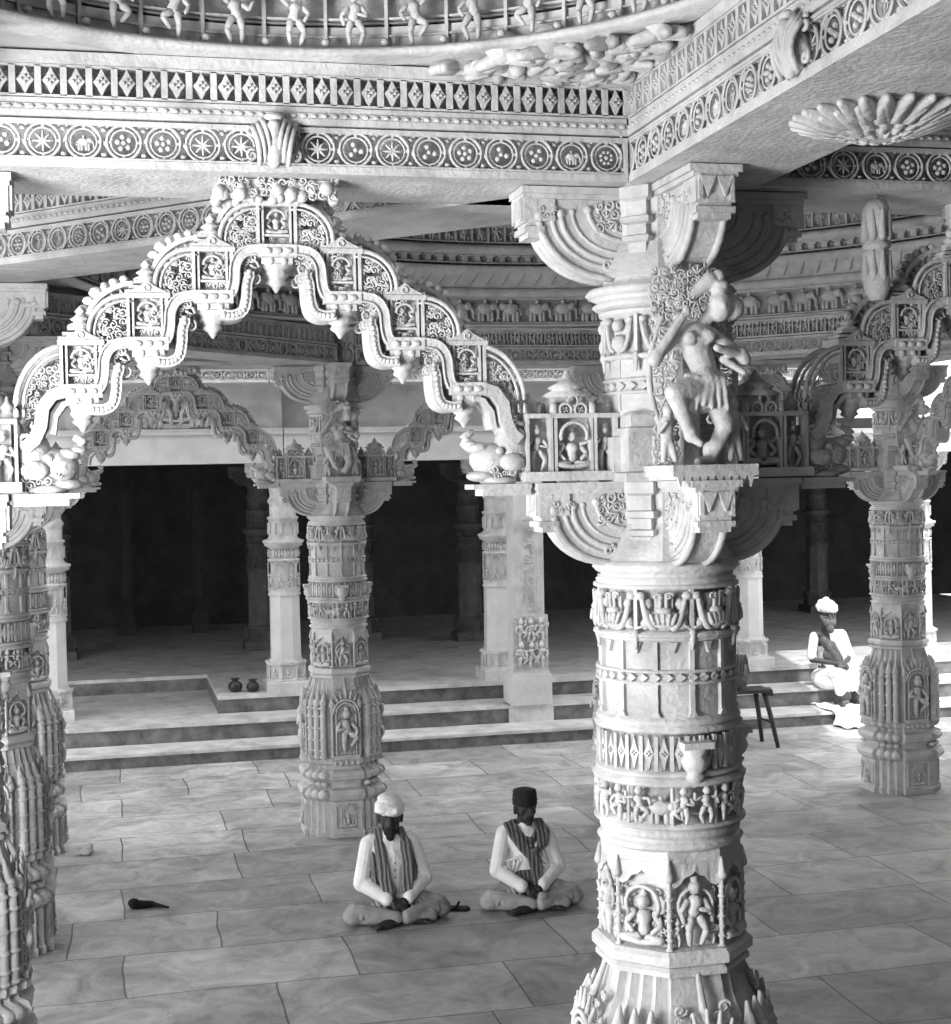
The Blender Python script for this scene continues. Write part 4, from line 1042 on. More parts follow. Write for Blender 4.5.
# portico pillars standing on the platform (slimmer)
def m_portico():
    out = {}; c = 1 / math.cos(OCT)
    b = MB(); b.plan([(.22, -.22), (.22, .22), (-.22, .22), (-.22, -.22)], [(1, 0), (1, .10), (.97, .11)]); out['plinth'] = b.mesh('plinth', STEPM)
    b = MB(); b.lathe([(.20 * c, .10), (.205 * c, .12), (.18 * c, .14), (.18 * c, .27), (.205 * c, .28), (.21 * c, .30), (.17 * c, .32), (.165 * c, .34)], 8, OCT, False)
    oct_faces(b, .18, lambda k: (seated(b, 0, .15, .09, .004, k), b.cbox((-.065, .2, .01), (.012, .13, .02)), [b.ell((-.05 + i * .025, .305, .02), (.012, .014, .014), 5, 4) for i in range(5)]))
    out['base_moulding'] = b.mesh('base_moulding', MARBLE)
    b = MB(); b.lathe([(.155 * c, .33), (.150 * c, 1.02)], 8, OCT, False); out['plain_shaft'] = b.mesh('plain_shaft', SMOOTH)
    b = MB(); b.lathe([(.165, 1.0), (.175, 1.02), (.16, 1.04), (.172, 1.06), (.14, 1.07), (.14, 1.36), (.17, 1.37), (.17, 1.39), (.145, 1.395), (.145, 1.50), (.17, 1.505), (.17, 1.52)], 24)
    b.map = cyl_map(.14); L = 2 * PI * .14
    for i in range(8): niche(b, L * (i + .5) / 8, 1.075, 1.36, .09, .002, .03, i)
    diamonds(b, 0, L, 1.41, 1.49, 16, .028, .016); b.map = None
    out['niche_band'] = b.mesh('niche_band', MARBLE)
    b = MB(); b.lathe([(.17, 1.52), (.20, 1.525), (.20, 1.55), (.215, 1.56), (.215, 1.58), (.17, 1.60), (.15, 1.62), (.15, 1.80), (.165, 1.81), (.165, 1.83), (.14, 1.84), (.14, 1.95)], 24)
    b.map = cyl_map(.15)
    for i in range(14): b.cbox((2 * PI * .15 * i / 14, 1.71, .008), (.02, .12, .014))
    for i in range(12): b.ell((2 * PI * .15 * i / 12, 1.575, .055), (.02, .016, .014), 5, 4)
    b.map = None; out['collar'] = b.mesh('collar', MARBLE)
    b = MB(); arm_mesh(b, 2.40, .36, .24, .12, .08, .15); b.lathe([(.13, 1.94), (.16, 2.0), (.13, 2.05), (.15, 2.2)], 24); out['capital'] = b.mesh('capital', MARBLE)
    return out
PM = m_portico()
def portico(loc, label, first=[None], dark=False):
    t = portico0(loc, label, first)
    if dark:  # inner pillars: gloom of the bay carried by a darker colour
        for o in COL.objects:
            if o.parent == t: o.material_slots[0].link = 'OBJECT'; o.material_slots[0].material = SHADE_STONE
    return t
def portico0(loc, label, first):
    if first[0] is None:
        t = thing('portico_pillar', label, 'pillar', loc)
        for k, me in PM.items(): part(k, me, None, t)
        first[0] = t; index_kids(); return t
    return dup(first[0], loc, 0, label)
YP = 16.0
portico((XA + .06, YP, .50), 'portico pillar with plain octagonal shaft standing left of the grey hall pillar')
portico((XL + .06, YP - .0, .32), 'light portico pillar beside the doorway at the left edge')
portico((XB + .03, YP + .1, .50), 'slender carved portico pillar just left of the square post')
portico((7.0, YP, .50), 'sunlit portico pillar just right of the foreground pillar, above the wooden stool')
portico((9.25, YP + .2, .50), 'sunlit white portico pillar behind the dark right pillar')
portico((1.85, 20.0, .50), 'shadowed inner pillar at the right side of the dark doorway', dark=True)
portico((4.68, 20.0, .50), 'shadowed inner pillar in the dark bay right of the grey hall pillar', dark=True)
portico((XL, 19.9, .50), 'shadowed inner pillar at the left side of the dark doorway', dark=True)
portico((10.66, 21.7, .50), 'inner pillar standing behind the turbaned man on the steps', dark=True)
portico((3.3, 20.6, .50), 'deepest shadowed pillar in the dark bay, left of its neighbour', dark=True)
# square post
t = thing('square_post', 'plain square marble post with lace carving standing on the steps', 'post', (4.2, 15.30, .14))
b = MB(); b.box((-.24, -.10, 0), (.24, .20, .18)); part('footing', b, STEPM, t)
b = MB(); b.box((-.22, -.13, .18), (.22, .21, .50)); b.box((-.20, -.115, .50), (.20, .20, .53)); part('plinth', b, SMOOTH, t)
b = MB(); b.box((-.16, -.10, .53), (.16, .20, 2.75)); part('shaft', b, SMOOTH, t)
b = MB(); b.map = flat_map((0, -.10, 0), (1, 0, 0), (0, -1, 0))
b.box((-.19, .53, 0), (.19, 1.12, .012)); foliage(b, -.18, .18, .56, 1.10, .014, 130, 4, None, .024)
for i in range(3): dancer(b, -.11 + .11 * i, .57, .27, .03, i, False, 1.5); dancer(b, -.11 + .11 * i, .84, .24, .03, i + 4, False, 1.5)
b.box((-.15, 1.12, 0), (.15, 2.15, .008)); foliage(b, -.05, .05, 1.15, 2.12, .012, 90, 5, None, .026)
for s in (-1, 1):
    for i in range(40): b.ell((s * .085, 1.14 + i * .025, .010), (.008, .008, .008), 5, 3); b.ell((s * .13, 1.14 + i * .025, .010), (.010, .008, .008), 5, 3)
b.map = None; part('lace_panel', b, MARBLE, t)
b = MB(); b.box((-.20, -.14, 2.75), (.20, .24, 2.86)); b.box((-.24, -.18, 2.86), (.24, .28, 2.92)); part('cap', b, SMOOTH, t)

# lintels over the portico
def lintel(x0, x1, label, deco=True, y=YP, top=3.20, bot=2.90):
    t = thing('stone_lintel', label, 'lintel', ((x0 + x1) / 2, y, 0)); L = x1 - x0
    b = MB(); b.box((-L/2, -.19, bot), (L/2, .19, top)); part('lintel_block', b, SMOOTH, t)
    b = MB(); b.box((-L/2, -.24, top), (L/2, .2, top + .03)); b.box((-L/2, -.21, top + .03), (L/2, .2, top + .06)); part('ledge', b, SMOOTH, t)
    return t
lintel(XL - .6, XA + .06 + .0, 'wide bright plain stone lintel over the dark doorway', True)
lintel(XA + .07, XB + .3, 'shadowed stone lintel right of the grey hall pillar')
lintel(XB + .31, 7.0, 'stone lintel behind the foreground pillar')
lintel(7.01, 12.5, 'sunlit lintel of the right portico behind the dark pillar', top=3.12)
# elephant relief above the doorway
t = thing('elephant_relief', 'carved relief of two elephants and a rider above the doorway lintel', 'relief', (.65, YP, 0))
b = MB(); b.box((-1.1, -.02, 3.262), (1.1, .18, 3.75)); part('relief_ground', b, SMOOTH, t)
for k, (u, m) in enumerate(((-.27, 1), (.27, -1))):
    b = MB(); b.map = flat_map((0, -.02, 3.27), (1, 0, 0), (0, -1, 0)); elephant(b, u, .0, .34, .05, m); part('elephant', b, MARBLE, t)
b = MB(); b.map = flat_map((0, -.02, 3.27), (1, 0, 0), (0, -1, 0)); seated(b, 0, .06, .30, .04); ring(b, 0, .10, .09, .02, .05, 16); b.box((-.2, 0, 0), (.2, .05, .08)); part('rider', b, MARBLE, t)
# masonry above the lintels (left portico is taller) and back walls
b = MB(); b.box((-4.5, YP + .20, 3.26), (8.4, YP + .5, 5.2)); b.add([(-4.5, 15.72, 3.72), (8.4, 15.72, 3.72), (8.4, YP + .25, 3.80), (-4.5, YP + .25, 3.80), (-4.5, 15.72, 4.2), (8.4, 15.72, 4.2), (8.4, YP + .25, 4.3), (-4.5, YP + .25, 4.3)], [[(0,3,2,1),(4,5,6,7),(0,1,5,4),(1,2,6,5),(2,3,7,6),(3,0,4,7)]]); struct('wall_portico', b, SMOOTH)
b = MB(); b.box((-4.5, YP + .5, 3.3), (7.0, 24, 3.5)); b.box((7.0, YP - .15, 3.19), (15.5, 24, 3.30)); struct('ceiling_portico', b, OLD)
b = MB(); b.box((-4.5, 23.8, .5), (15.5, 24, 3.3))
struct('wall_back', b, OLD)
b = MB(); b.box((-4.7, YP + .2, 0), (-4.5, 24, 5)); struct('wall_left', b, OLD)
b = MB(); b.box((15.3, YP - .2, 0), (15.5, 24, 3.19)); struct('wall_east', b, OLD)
for xa, xb, lb in ((-1.9, 1.55, 'carved cornice beam above the elephant relief'), (1.56, 5.01, 'carved cornice beam above the dark bay right of the grey hall pillar'), (5.02, 8.47, 'carved cornice beam above the portico at the right')):
    beam((xa, 15.5), (xb, 15.5), lb, boss=False).location.z = .118
# dark carved door jambs behind the doorway
for x, lb in ((.15, 'dark carved door jamb at the left deep inside the doorway'), (1.2, 'dark carved door jamb at the right deep inside the doorway')):
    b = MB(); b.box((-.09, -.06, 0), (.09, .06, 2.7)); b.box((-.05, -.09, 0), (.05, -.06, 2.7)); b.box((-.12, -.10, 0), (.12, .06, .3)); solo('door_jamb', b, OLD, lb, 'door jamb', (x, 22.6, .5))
# framed panel right of grey pillar
t = thing('framed_panel', 'white framed panel in the dark bay just right of the grey hall pillar', 'panel', (2.52, 16.9, .5))
b = MB()
for s in (-1, 1): b.box((s * .17 - .03, -.03, .78), (s * .17 + .03, .03, 1.75))
b.box((-.2, -.03, .74), (.2, .03, .80)); b.box((-.2, -.03, 1.70), (.2, .03, 1.76)); b.box((.14, -.03, 0), (.2, .03, .8)); b.box((-.2, -.03, 0), (-.14, .03, .8)); part('frame', b, CLOTH_W, t)
b = MB(); b.box((-.15, -.01, .79), (.15, .02, 1.71)); b.map = flat_map((0, -.01, .85), (1, 0, 0), (0, -1, 0)); dancer(b, 0, 0, .75, .02, 4); b.map = None; part('carved_picture', b, OLD, t)

# ------------------------------------------------------------------ people
def head_prims(c, fwd, s=1.0, tilt=0.0):
    """c centre of skull, fwd unit vector the face looks along"""
    f = np.array(fwd, float); f /= np.linalg.norm(f); l = np.array((-f[1], f[0], 0.)); u = np.array((0, 0, 1.)); c = np.array(c, float)
    P = lambda a, d, e: tuple(c + f * a * s + l * d * s + u * e * s)
    pr = [('e', P(-.01, 0, .02), (.082 * s, .082 * s, .098 * s)), ('e', P(.035, 0, -.045), (.055 * s, .055 * s, .065 * s)), ('e', P(.055, 0, -.095), (.028 * s, .03 * s, .024 * s)),
          ('c', P(.083, 0, .015), P(.106, 0, -.03), .010 * s, .015 * s), ('c', P(.072, -.028, -.063), P(.072, .028, -.063), .011 * s, .011 * s), ('c', P(.078, -.03, .03), P(.078, .03, .03), .013 * s, .013 * s),
          ('c', P(-.02, 0, -.06), P(-.04, 0, -.17), .052 * s, .06 * s)]
    for m in (-1, 1): pr += [('c', P(0, m * .084, .015), P(-.005, m * .084, -.03), .016 * s, .011 * s), ('e', P(.045, m * .045, -.02), (.025 * s, .025 * s, .025 * s))]
    return pr
def hand_prims(w, d, n, curl=.6, s=1.0, side=1):
    """w wrist, d pointing direction, n back-of-hand normal"""
    w = np.array(w, float); d = np.array(d, float); d /= np.linalg.norm(d); n = np.array(n, float); n -= d * n.dot(d); n /= np.linalg.norm(n); l = np.cross(n, d) * side
    pr = [('c', w, w + d * .035, .024, .026)]
    for i, (o, L) in enumerate(((-.030, .072), (-.010, .082), (.010, .076), (.029, .060))):
        k = w + d * .075 + l * o; pr += [('c', w + d * .025 + l * o * .6, k, .014, .0115)]
        a = d * math.cos(curl) - n * math.sin(curl); b_ = d * math.cos(curl * 2.1) - n * math.sin(curl * 2.1)
        p1 = k + a * L * .5; p2 = p1 + b_ * L * .5; pr += [('c', k, p1, .0105, .0095), ('c', p1, p2, .0095, .008)]
    th = w + d * .02 - l * .03; t1 = th - l * .022 + d * .03 - n * .012; t2 = t1 + d * .034 - n * .01; pr += [('c', w + d * .01 - l * .012, th, .016, .013), ('c', th, t1, .013, .011), ('c', t1, t2, .011, .009)]
    return pr
def foot_prims(h, d, s=1.0):
    h = np.array(h, float); d = np.array(d, float); d /= np.linalg.norm(d); l = np.array((-d[1], d[0], 0))
    pr = [('c', h + (0, 0, .03), h + d * .12 + (0, 0, .025), .032, .03), ('c', h + d * .08 + (0, 0, .02), h + d * .17 + (0, 0, .015), .034, .026)]
    for i in range(5): pr.append(('c', h + d * .16 + l * (i - 2) * .016 + (0, 0, .012), h + d * (.215 - .006 * abs(i - 1)) + l * (i - 2) * .018 + (0, 0, .010), .011, .009))
    return pr

def sitting_man(name_label, loc, rz, cap, scarf, legm, face=(0.12, -1), lean=0.0):
    """cross-legged man, faces local -Y; hips at origin"""
    t = thing('person', name_label, 'person', loc, rz)
    sh = .53; kn = .33
    hr, hl = (-.035, -.27, .115), (.05, -.285, .10)
    fdir = (face[0], face[1], 0)
    body = head_prims((.0 + lean, -.035, .705), fdir, 1.05) + [
        ('e', (0, 0, .12), (.15, .12, .11)), ('c', (0, .0, .14), (lean * .5, -.005, .40), .12, .125), ('e', (lean, -.01, .48), (.165, .09, .10)), ('c', (-.14 + lean, 0, .53), (.14 + lean, 0, .53), .05, .05)]
    for m in (-1, 1):
        S0 = (m * .175 + lean, 0, .515); E0 = (m * .235, -.10, .275); W0 = (m * .07, -.235, .165)
        body += [('c', S0, E0, .043, .036), ('c', E0, W0, .034, .024)]
        body += hand_prims((m * .06, -.245, .16), (-m * .55, -.55, -.45), (m * .2, -.75, .6), .55, 1.0, m)
        K = (m * kn, -.20, .095); body += [('c', (m * .09, -.02, .10), K, .075, .058), ('c', K, (-m * .04, -.30, .06), .052, .036)]
        body += foot_prims((-m * .03 , -.30 - .04 * (m > 0), .01), (-m * .9, -.18, 0))
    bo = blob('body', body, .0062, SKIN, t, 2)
    # shirt
    s = [('e', (0, 0, .17), (.165, .135, .12)), ('c', (0, .0, .18), (lean * .5, -.005, .40), .14, .145), ('e', (lean, -.01, .47), (.185, .108, .115)), ('c', (-.15 + lean, 0, .53), (.15 + lean, 0, .53), .058, .058), ('c', (lean, -.01, .54), (lean, -.012, .60), .075, .058)]
    for m in (-1, 1):
        s += [('c', (m * .175 + lean, 0, .515), (m * .25, -.09, .27), .062, .066), ('c', (m * .25, -.09, .27), (m * .09, -.225, .175), .062, .046), ('c', (m * .10, -.215, .182), (m * .085, -.23, .172), .05, .05),
              ('e', (m * .235, -.06, .33), (.055, .055, .06)), ('e', (m * .12, -.06, .13), (.09, .13, .06))]
    R = random.Random(len(name_label))
    for k in range(16):   # folds
        m = R.choice((-1, 1)); z = R.uniform(.22, .46); s.append(('c', (m * R.uniform(.02, .15), -.13, z), (m * R.uniform(.05, .2), -.115, z - R.uniform(.03, .1)), .012, .009))
    for m in (-1, 1):
        for k in range(4): s.append(('c', (m * (.225 - .035 * k), -.11 - .03 * k, .33 - .035 * k), (m * (.29 - .045 * k), -.10 - .03 * k, .28 - .035 * k), .012, .010))
    for m in (-1, 1):
        for k in range(5):
            z = .49 - .05 * k; s.append(('c', (m * (.15 + .012 * k), -.055 - .01 * k, z), (m * (.245 + .008 * k), -.03 - .01 * k, z - .035), .011, .009))
    blob('shirt', s, .006, CLOTH_W, t, 1)
    # loose dhoti over the crossed legs
    d = []
    for m in (-1, 1):
        K = (m * kn, -.20, .085); d += [('c', (m * .09, -.02, .105), K, .10, .078), ('c', K, (m * .04, -.33, .062), .078, .05), ('e', (m * .28, -.14, .05), (.12, .13, .045)), ('e', (m * .34, -.20, .07), (.085, .09, .065))]
    d += [('e', (0, -.10, .05), (.2, .2, .05)), ('c', (.04, -.30, .055), (.24, -.30, .05), .05, .05)]
    for k in range(12):
        a = R.uniform(-.36, .36); d.append(('c', (a, -.14, .13 - abs(a) * .05), (a * 1.05, -.26, .075), .012, .012))
    for m in (-1, 1):
        for k in range(6): d.append(('c', (m * (.12 + .035 * k), -.10 - .02 * k, .175 - .012 * k), (m * (.10 + .04 * k), -.30, .095 - .004 * k), .016, .012))
    blob('dhoti', d, .007, legm, t, 1)
    # buttons
    b = MB()
    for k in range(3): b.ell((lean, -.152, .40 - .05 * k), (.007, .004, .007), 6, 4)
    part('shirt_buttons', b, HAIR, t)
    return t
# man with white turban
M1 = sitting_man('man in white turban and white shirt sitting cross-legged, striped shawl hanging open', (1.62, 9.24, 0), .06, None, None, CLOTH_D, (-.25, -1))
def strand(P, w, th, n=18):
    """flat cloth strip prims following points"""
    out = []
    P = [np.array(p, float) for p in P]
    for a, c in zip(P[:-1], P[1:]): out.append(('c', a, c, th, th))
    return out
s = []
for m in (-1, 1):
    for k, o in enumerate((-.045, -.025, -.005, .015)):
        s += strand([(m * (.06 - .0 * k) + m * o * .4, .075, .565 + .01 * k), (m * (.095 + o * .6), .02, .605), (m * (.115 + o), -.085, .52), (m * (.115 + o), -.155, .42), (m * (.105 + o), -.185, .30), (m * (.085 + o), -.225, .215)], 0, .017)
s += strand([(-.10, .075, .56), (0, .10, .57), (.10, .075, .56)], 0, .03)
for m in (-1, 1): s += strand([(m * .15, -.06, .46), (m * .165, -.12, .36), (m * .15, -.16, .24), (m * .12, -.20, .18)], 0, .022)
blob('shawl', s, .006, SHAWL, M1, 2)
c0 = np.array((0., -.035, .735))
hat = [('r', (-.0, -.02, .80), (.118, .128, .058), (.20, .08, 0)), ('r', (0.01, .01, .845), (.098, .102, .045), (.15, .1, 0)), ('c', (-.10, -.02, .785), (.02, -.135, .79), .022, .024), ('c', (.02, -.135, .79), (.10, -.03, .815), .024, .02), ('e', (-.06, -.08, .795), (.06, .05, .03))]
blob('turban', hat, .006, CLOTH_W, M1, 2)
blob('beard', [('e', (-.015, -.085, .655), (.052, .045, .05)), ('e', (-.02, -.10, .615), (.035, .03, .04)), ('c', (-.06, -.06, .69), (-.045, -.09, .64), .02, .025), ('c', (.05, -.05, .69), (.025, -.085, .64), .02, .025)], .006, BLACK, M1, 1)
solo('sandal_pair', (lambda b: (b.prism([(-.10, -.03), (.10, -.04), (.12, 0), (.10, .035), (-.10, .03)], 0, .018), b.tube([(.03, -.035, .015), (.05, 0, .05), (.03, .035, .015)], .008, 5), b)[-1])(MB()), BLACK, 'dark sandal on the paving beside the knee of the white-turbaned man', 'sandal', (2.0, 9.22, 0), -.4)
M1.scale = (.80, .84, .87)
# man with black cap
M2 = sitting_man('man in black cap and pale shirt sitting cross-legged, dark shawl across his chest', (2.50, 9.28, 0), -.02, None, None, CLOTH_T, (.22, -1))
s = []
for k, o in enumerate((-.035, -.012, .012, .035)):
    s += strand([(-.10 + o * .3, .06, .565), (-.125 + o, -.01, .59), (-.11 + o, -.10, .53), (-.04 + o, -.155, .43), (.03 + o, -.165, .36), (.05 + o, -.175, .28), (.05 + o * .8, -.21, .20), (.045 + o * .5, -.25, .15)], 0, .017)
    s += strand([(.085, .07, .575), (.12 + o * .5, .0, .60), (.13 + o, -.09, .53), (.11 + o * .6, -.14, .45), (.04, -.155 - .006 * k, .385 + o)], 0, .018)
s += strand([(-.10, .07, .56), (0, .10, .575), (.10, .07, .565)], 0, .034)
for k in range(3): s += strand([(-.10 + .01 * k, .02, .60), (-.085, -.06, .575 - .02 * k), (-.03, -.115, .50 - .03 * k), (.03, -.125, .485 - .03 * k), (.09, -.07, .56 - .02 * k), (.10, .02, .60)], 0, .016)
s += [('r', (-.02, -.13, .20), (.13, .06, .07), (0, 0, 0))]
blob('shawl', s, .006, SHAWL2, M2, 2)
b = MB(); b.lathe([(.092, .76), (.10, .765), (.098, .83), (.092, .872), (.06, .882), (.01, .884)], 24, 0, True, True, (0.0, -.035))
b.map = cyl_map(.10, 0, False, (0, -.035))
for i in range(16): b.ell((2 * PI * .10 * i / 16, .80, .0), (.006, .006, .004), 5, 3)
b.map = None; part('felt_cap', b, BLACK, M2)
blob('beard', [('e', (.015, -.095, .66), (.035, .035, .035)), ('c', (-.04, -.06, .69), (-.025, -.09, .655), .016, .02), ('c', (.055, -.055, .69), (.035, -.09, .655), .016, .02)], .006, BLACK, M2, 1)
blob('cloth_roll', [('e', (.055, -.335, .115), (.045, .035, .03)), ('e', (.045, -.34, .13), (.03, .025, .022))], .006, CLOTH_D, M2, 2)

M2.scale = (.79, .84, .85)
for o in COL.objects:
    if o.parent in (M1, M2) and o.name.split('.')[0] in ('turban', 'beard', 'felt_cap'): o.location.z = -.028
# old man on the steps, faces -Y, sitting on the second step, feet on the lowest one
t = thing('person', 'old bearded man in a turban sitting on the sunlit steps at the right', 'person', (7.68, 15.40, .32), .10)
B = head_prims((-.03, -.05, .78), (-.25, -1, 0), .98) + [('e', (0, 0, .10), (.15, .12, .10)), ('c', (0, 0, .12), (0, -.02, .40), .11, .12), ('e', (0, -.03, .50), (.155, .09, .10)), ('c', (-.14, -.02, .565), (.14, -.02, .565), .048, .048)]
for m in (-1, 1):
    B += [('c', (m * .175, -.01, .55), (m * .235, -.06, .30), .042, .035), ('c', (m * .235, -.06, .30), (m * .05, -.26, .27), .033, .024)]
    B += hand_prims((m * .05, -.26, .27), (-m * .7, -.6, -.1), (0, -.5, .85), .5, 1, m)
    B += [('c', (m * .09, -.03, .09), (m * .115, -.40, .17), .078, .056), ('c', (m * .115, -.40, .17), (m * .10, -.36, -.12), .052, .034)] + foot_prims((m * .10, -.32, -.178), (m * .12, -1, 0))
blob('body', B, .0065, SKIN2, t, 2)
W = [('c', (.02, .0, .20), (.0, -.01, .42), .13, .138), ('e', (.03, -.02, .50), (.17, .105, .11)), ('c', (.06, -.02, .565), (.165, -.02, .555), .055, .06), ('c', (.175, -.01, .55), (.25, -.05, .30), .06, .06), ('c', (.25, -.05, .30), (.26, -.12, .02), .06, .075),
     ('c', (-.175, -.01, .55), (-.24, -.05, .34), .052, .05), ('e', (0, .02, .10), (.19, .16, .10))]
for k in range(10): W.append(('c', (-.02 + .015 * k, -.125, .46), (.05 + .015 * k, -.13, .22), .010, .010))
blob('shawl', W, .007, CLOTH_W, t, 2)
blob('chest_cloth', [('c', (-.10, -.10, .50), (.05, -.13, .26), .05, .06), ('c', (-.02, -.11, .46), (.06, -.13, .3), .05, .05), ('e', (-.02, -.10, .35), (.10, .06, .10))], .007, STRAW, t, 2)
D = []
for m in (-1, 1): D += [('c', (m * .09, -.03, .10), (m * .12, -.40, .165), .10, .078), ('c', (m * .12, -.42, .15), (m * .13, -.44, .0), .075, .06), ('e', (m * .15, -.2, .06), (.1, .2, .07))]
for k in range(9): D.append(('c', (-.18 + .045 * k, -.30, .22), (-.18 + .045 * k, -.475, .0), .016, .018))
blob('dhoti', D, .008, CLOTH_W, t, 2)
blob('turban', [('r', (-.03, -.04, .865), (.125, .13, .06), (.15, .12, 0)), ('r', (-.02, -.02, .915), (.10, .10, .045), (.1, .1, 0)), ('c', (-.13, -.05, .85), (.0, -.15, .855), .024, .024), ('c', (.0, -.15, .855), (.09, -.04, .88), .024, .02), ('e', (-.03, -.03, .965), (.035, .035, .02))], .006, CLOTH_W, t, 2)
blob('beard', [('e', (-.055, -.13, .70), (.065, .045, .055)), ('e', (-.055, -.15, .64), (.045, .035, .05)), ('c', (-.115, -.07, .77), (-.09, -.12, .70), .02, .03), ('c', (.04, -.08, .77), (.0, -.13, .70), .02, .03)], .006, HAIR, t, 1)
# white cloth spread over the step under his feet
b = MB(); nx, ny = 26, 34; V = []
R = random.Random(5)
prof = [(0, .150), (.15, .148), (.32, .146), (.44, .145), (.50, .140), (.525, .11), (.535, .06), (.55, .022), (.62, .012), (.72, .010), (.82, .009)]
ps = np.array(prof); cum = np.concatenate([[0], np.cumsum(np.hypot(*np.diff(ps, axis=0).T))]); tt = np.linspace(0, cum[-1], ny)
yy = np.interp(tt, cum, ps[:, 0]); zz = np.interp(tt, cum, ps[:, 1])
for j in range(ny):
    for i in range(nx):
        x = -.30 + .60 * i / (nx - 1); e = .03 * math.sin(j * .7 + i * .3)
        V.append((x + e * .5 + .02 * math.sin(j * .4), 15.20 - yy[j] - .012 * (1 + math.sin(i * 1.3 + j * .15)) * (j > 12), zz[j] + .006 * (1 + math.sin(i * 1.1 + j * .5))))
V = np.array(V); n0 = len(V); V2 = V + (0, 0, .006)
F = [(j * nx + i, j * nx + i + 1, (j+1) * nx + i + 1, (j+1) * nx + i) for j in range(ny - 1) for i in range(nx - 1)]
F = np.array(F); b.add(np.concatenate([V, V2]), [F[:, ::-1] if False else F, F + n0], True)
solo('white_cloth', b, CLOTH_W, 'white cloth spread over the lowest step beneath the old man', 'cloth', (7.66, 0, 0))

# stool with straw bundle
t = thing('wooden_stool', 'dark wooden stool with splayed legs by the right of the foreground pillar', 'stool', (5.98, 13.85, 0)); t.scale = (1, 1, .84)
b = MB(); b.box((-.26, -.15, .64), (.26, .15, .68)); b.box((-.28, -.12, .60), (-.22, .12, .64)); b.box((.22, -.12, .60), (.28, .12, .64)); b.spin((-.30, 0, .655), (.30, 0, .655), .026, .026, 8); part('seat', b, WOOD, t)
for x, y in ((-1, -1), (-1, 1), (1, -1), (1, 1)):
    b = MB(); b.tube([(x * .19, y * .11, .64), (x * .245, y * .15, .32), (x * .29, y * .19, .004)], [.026, .024, .02], 8); part('leg', b, WOOD, t)
b = MB(); b.spin((-.23, -.14, .30), (-.23, .14, .30), .012, .012, 6); b.spin((.23, -.14, .30), (.23, .14, .30), .012, .012, 6); part('stretcher', b, WOOD, t)
b = MB(); R = random.Random(2)
for k in range(150):
    a = R.uniform(0, 6.28); r = .10 * math.sqrt(R.random()); q = 1.35
    b.tube([(r * math.cos(a) * .8, r * math.sin(a) * .8, 0.004), (r * q * math.cos(a), r * q * math.sin(a), .16), (r * 1.15 * math.cos(a + .2), r * 1.15 * math.sin(a + .2), .30 + R.uniform(-.03, .04))], .007, 4)
b.lathe([(.085, .0), (.12, .06), (.128, .15), (.11, .24), (.06, .28)], 20)
solo('straw_bundle', b, STRAW, 'brown straw bundle standing on the wooden stool', 'straw bundle', (5.92, 13.85, .574))
blo = blob('cloth_bag', [('e', (0, 0, .11), (.14, .12, .105)), ('e', (.05, 0, .2), (.07, .06, .06)), ('e', (-.06, .02, .1), (.12, .10, .09)), ('c', (.03, 0, .2), (.08, -.02, .27), .03, .02)], .01, CLOTH_T, None, 2, (6.02, 14.3, 0))
tag(blo, 'pale cloth bag on the paving behind the wooden stool', 'bag')
# brass pots near portico pillar
def pot(loc, s, label):
    b = MB(); b.lathe([(.03, 0), (.06, .012), (.078, .05), (.07, .09), (.035, .115), (.032, .125), (.05, .14), (.046, .142), (.03, .128)], 20); o = solo('water_pot', b, BRONZE, label, 'pot', loc); o.scale = (s, s, s)
    b2 = MB(); b2.tube(circ(0, 0, .05, .14, 16), .005, 5, True); part('rim', b2, BRONZE, o)
pot((1.20, 16.02, .50), 1.0, 'dark round water pot left of its twin beside the portico pillar')
pot((1.38, 15.98, .50), .9, 'smaller dark water pot touching the portico pillar base')
o = blob('dark_rag', [('c', (-.09, 0, .025), (.02, .02, .022), .03, .022), ('c', (.02, .02, .022), (.14, -.02, .012), .018, .008), ('e', (-.09, .0, .035), (.04, .03, .03))], .006, BLACK, None, 1, (.15, 9.83, 0), -.3); tag(o, 'small dark rag lying on the paving at lower left', 'rag')
o = blob('cloth_scrap', [('e', (0, 0, .03), (.05, .04, .03)), ('e', (.02, .01, .06), (.025, .025, .03)), ('e', (-.04, .02, .02), (.04, .03, .02))], .006, CLOTH_T, None, 1, (-.25, 11.38, 0)); tag(o, 'small pale scrap on the floor right of the farthest left pillar', 'scrap')

# ------------------------------------------------------------------ camera
cam = bpy.data.cameras.new('camera'); co = bpy.data.objects.new('camera', cam); COL.objects.link(co)
yaw, roll, pitch, f, H = .235, .020, .0234, 1512.0, 2.714
fw = Vector((math.sin(yaw) * math.cos(pitch), math.cos(yaw) * math.cos(pitch), -math.sin(pitch)))
rt = Vector((math.cos(yaw), -math.sin(yaw), 0)); up = rt.cross(fw)
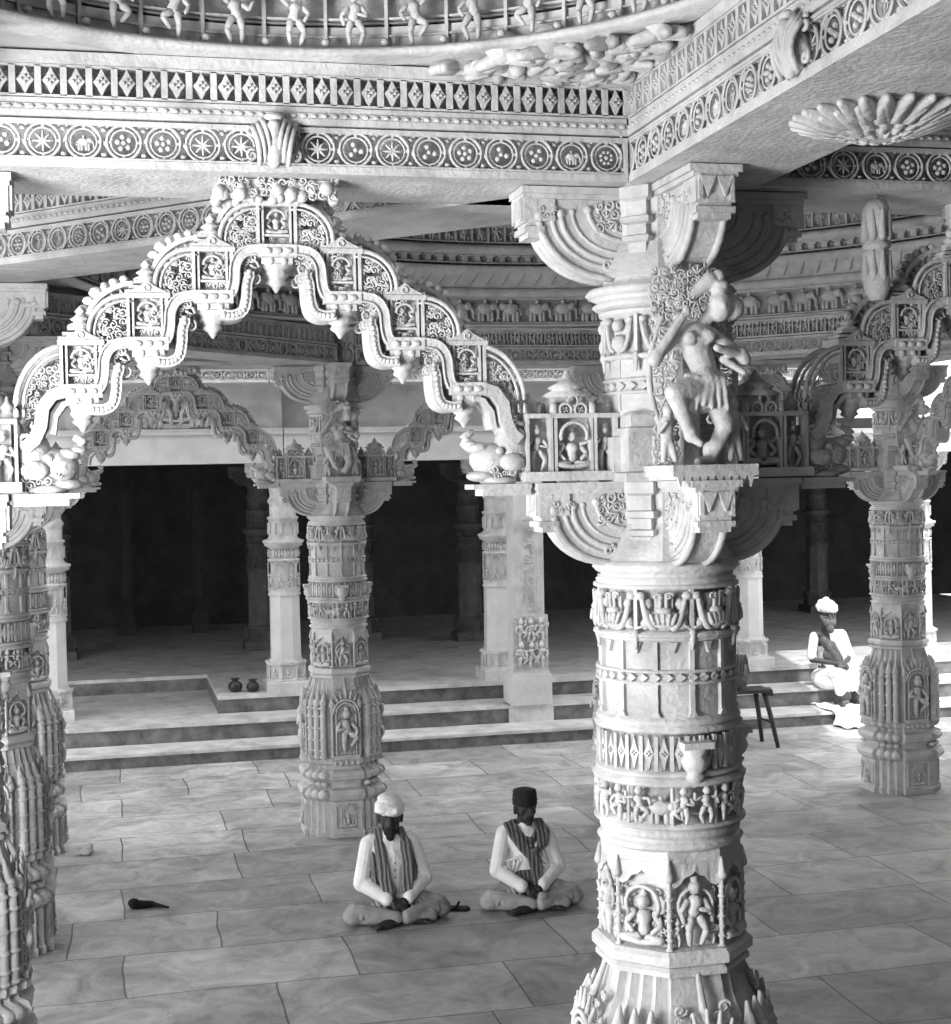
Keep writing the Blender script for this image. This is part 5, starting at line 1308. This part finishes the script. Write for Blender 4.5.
# photograph is turned slightly anticlockwise
r2 = rt * math.cos(roll) - up * math.sin(roll); u2 = rt * math.sin(roll) + up * math.cos(roll)
M = Matrix((r2, u2, -fw)).transposed().to_4x4(); M.translation = Vector((0, 0, H)); co.matrix_world = M
cam.sensor_fit = 'HORIZONTAL'; cam.sensor_width = 36; cam.lens = 36 * f / 951; cam.clip_start = .05; cam.clip_end = 200
S.camera = co

# ------------------------------------------------------------------ light
w = bpy.data.worlds.new('sky'); S.world = w; w.use_nodes = True
w.node_tree.nodes['Background'].inputs[0].default_value = (1, 1, 1, 1); w.node_tree.nodes['Background'].inputs[1].default_value = 3.6
sun = bpy.data.lights.new('sun', 'SUN'); so = bpy.data.objects.new('sun', sun); COL.objects.link(so); sun.energy = 5; sun.angle = .01
so.rotation_euler = Vector((-.12, -.50, .86)).to_track_quat('Z', 'Y').to_euler()
def area(name, loc, tgt, sx, sy, e):
    l = bpy.data.lights.new(name, 'AREA'); l.shape = 'RECTANGLE'; l.size = sx; l.size_y = sy; l.energy = e
    o = bpy.data.objects.new(name, l); COL.objects.link(o); o.location = loc; o.rotation_euler = (Vector(loc) - Vector(tgt)).to_track_quat('Z', 'Y').to_euler(); return o
area('added_key_daylight', (-1.85, 1.9, 2.3), (1.0, 4.2, 3.3), 1.8, 1.8, 400)  # added area lamp standing in for daylight from the left
area('added_west_daylight', (-3.6, 7.4, 1.5), (2.5, 8.6, 3.0), 4.0, 1.8, 180)  # added area lamp standing in for west daylight, lifts the hall dome

GROUPS = {'carved_pillar': 'carved pillars of the domed hall', 'portico_pillar': 'pillars of the raised portico', 'torana_arch': 'torana arches between the hall pillars',
          'carved_beam': 'carved marble beams', 'stone_step': 'long steps up to the portico', 'stone_lintel': 'portico lintels', 'door_jamb': 'door jambs in the dark doorway',
          'water_pot': 'water pots on the platform', 'ring_dome': 'corbelled ring domes'}
for o in COL.objects:
    g = GROUPS.get(o.name.split('.')[0])
    if g and o.parent is None: o['group'] = g
v = S.view_settings; S.display_settings.display_device = 'sRGB'; v.view_transform = 'Standard'; v.look = 'None'; v.gamma = 1; v.exposure = 0.0; v.use_curve_mapping = False
c = S.cycles; c.max_bounces = 6; c.diffuse_bounces = 3; c.glossy_bounces = 2; c.use_denoising = True; c.sample_clamp_indirect = 4
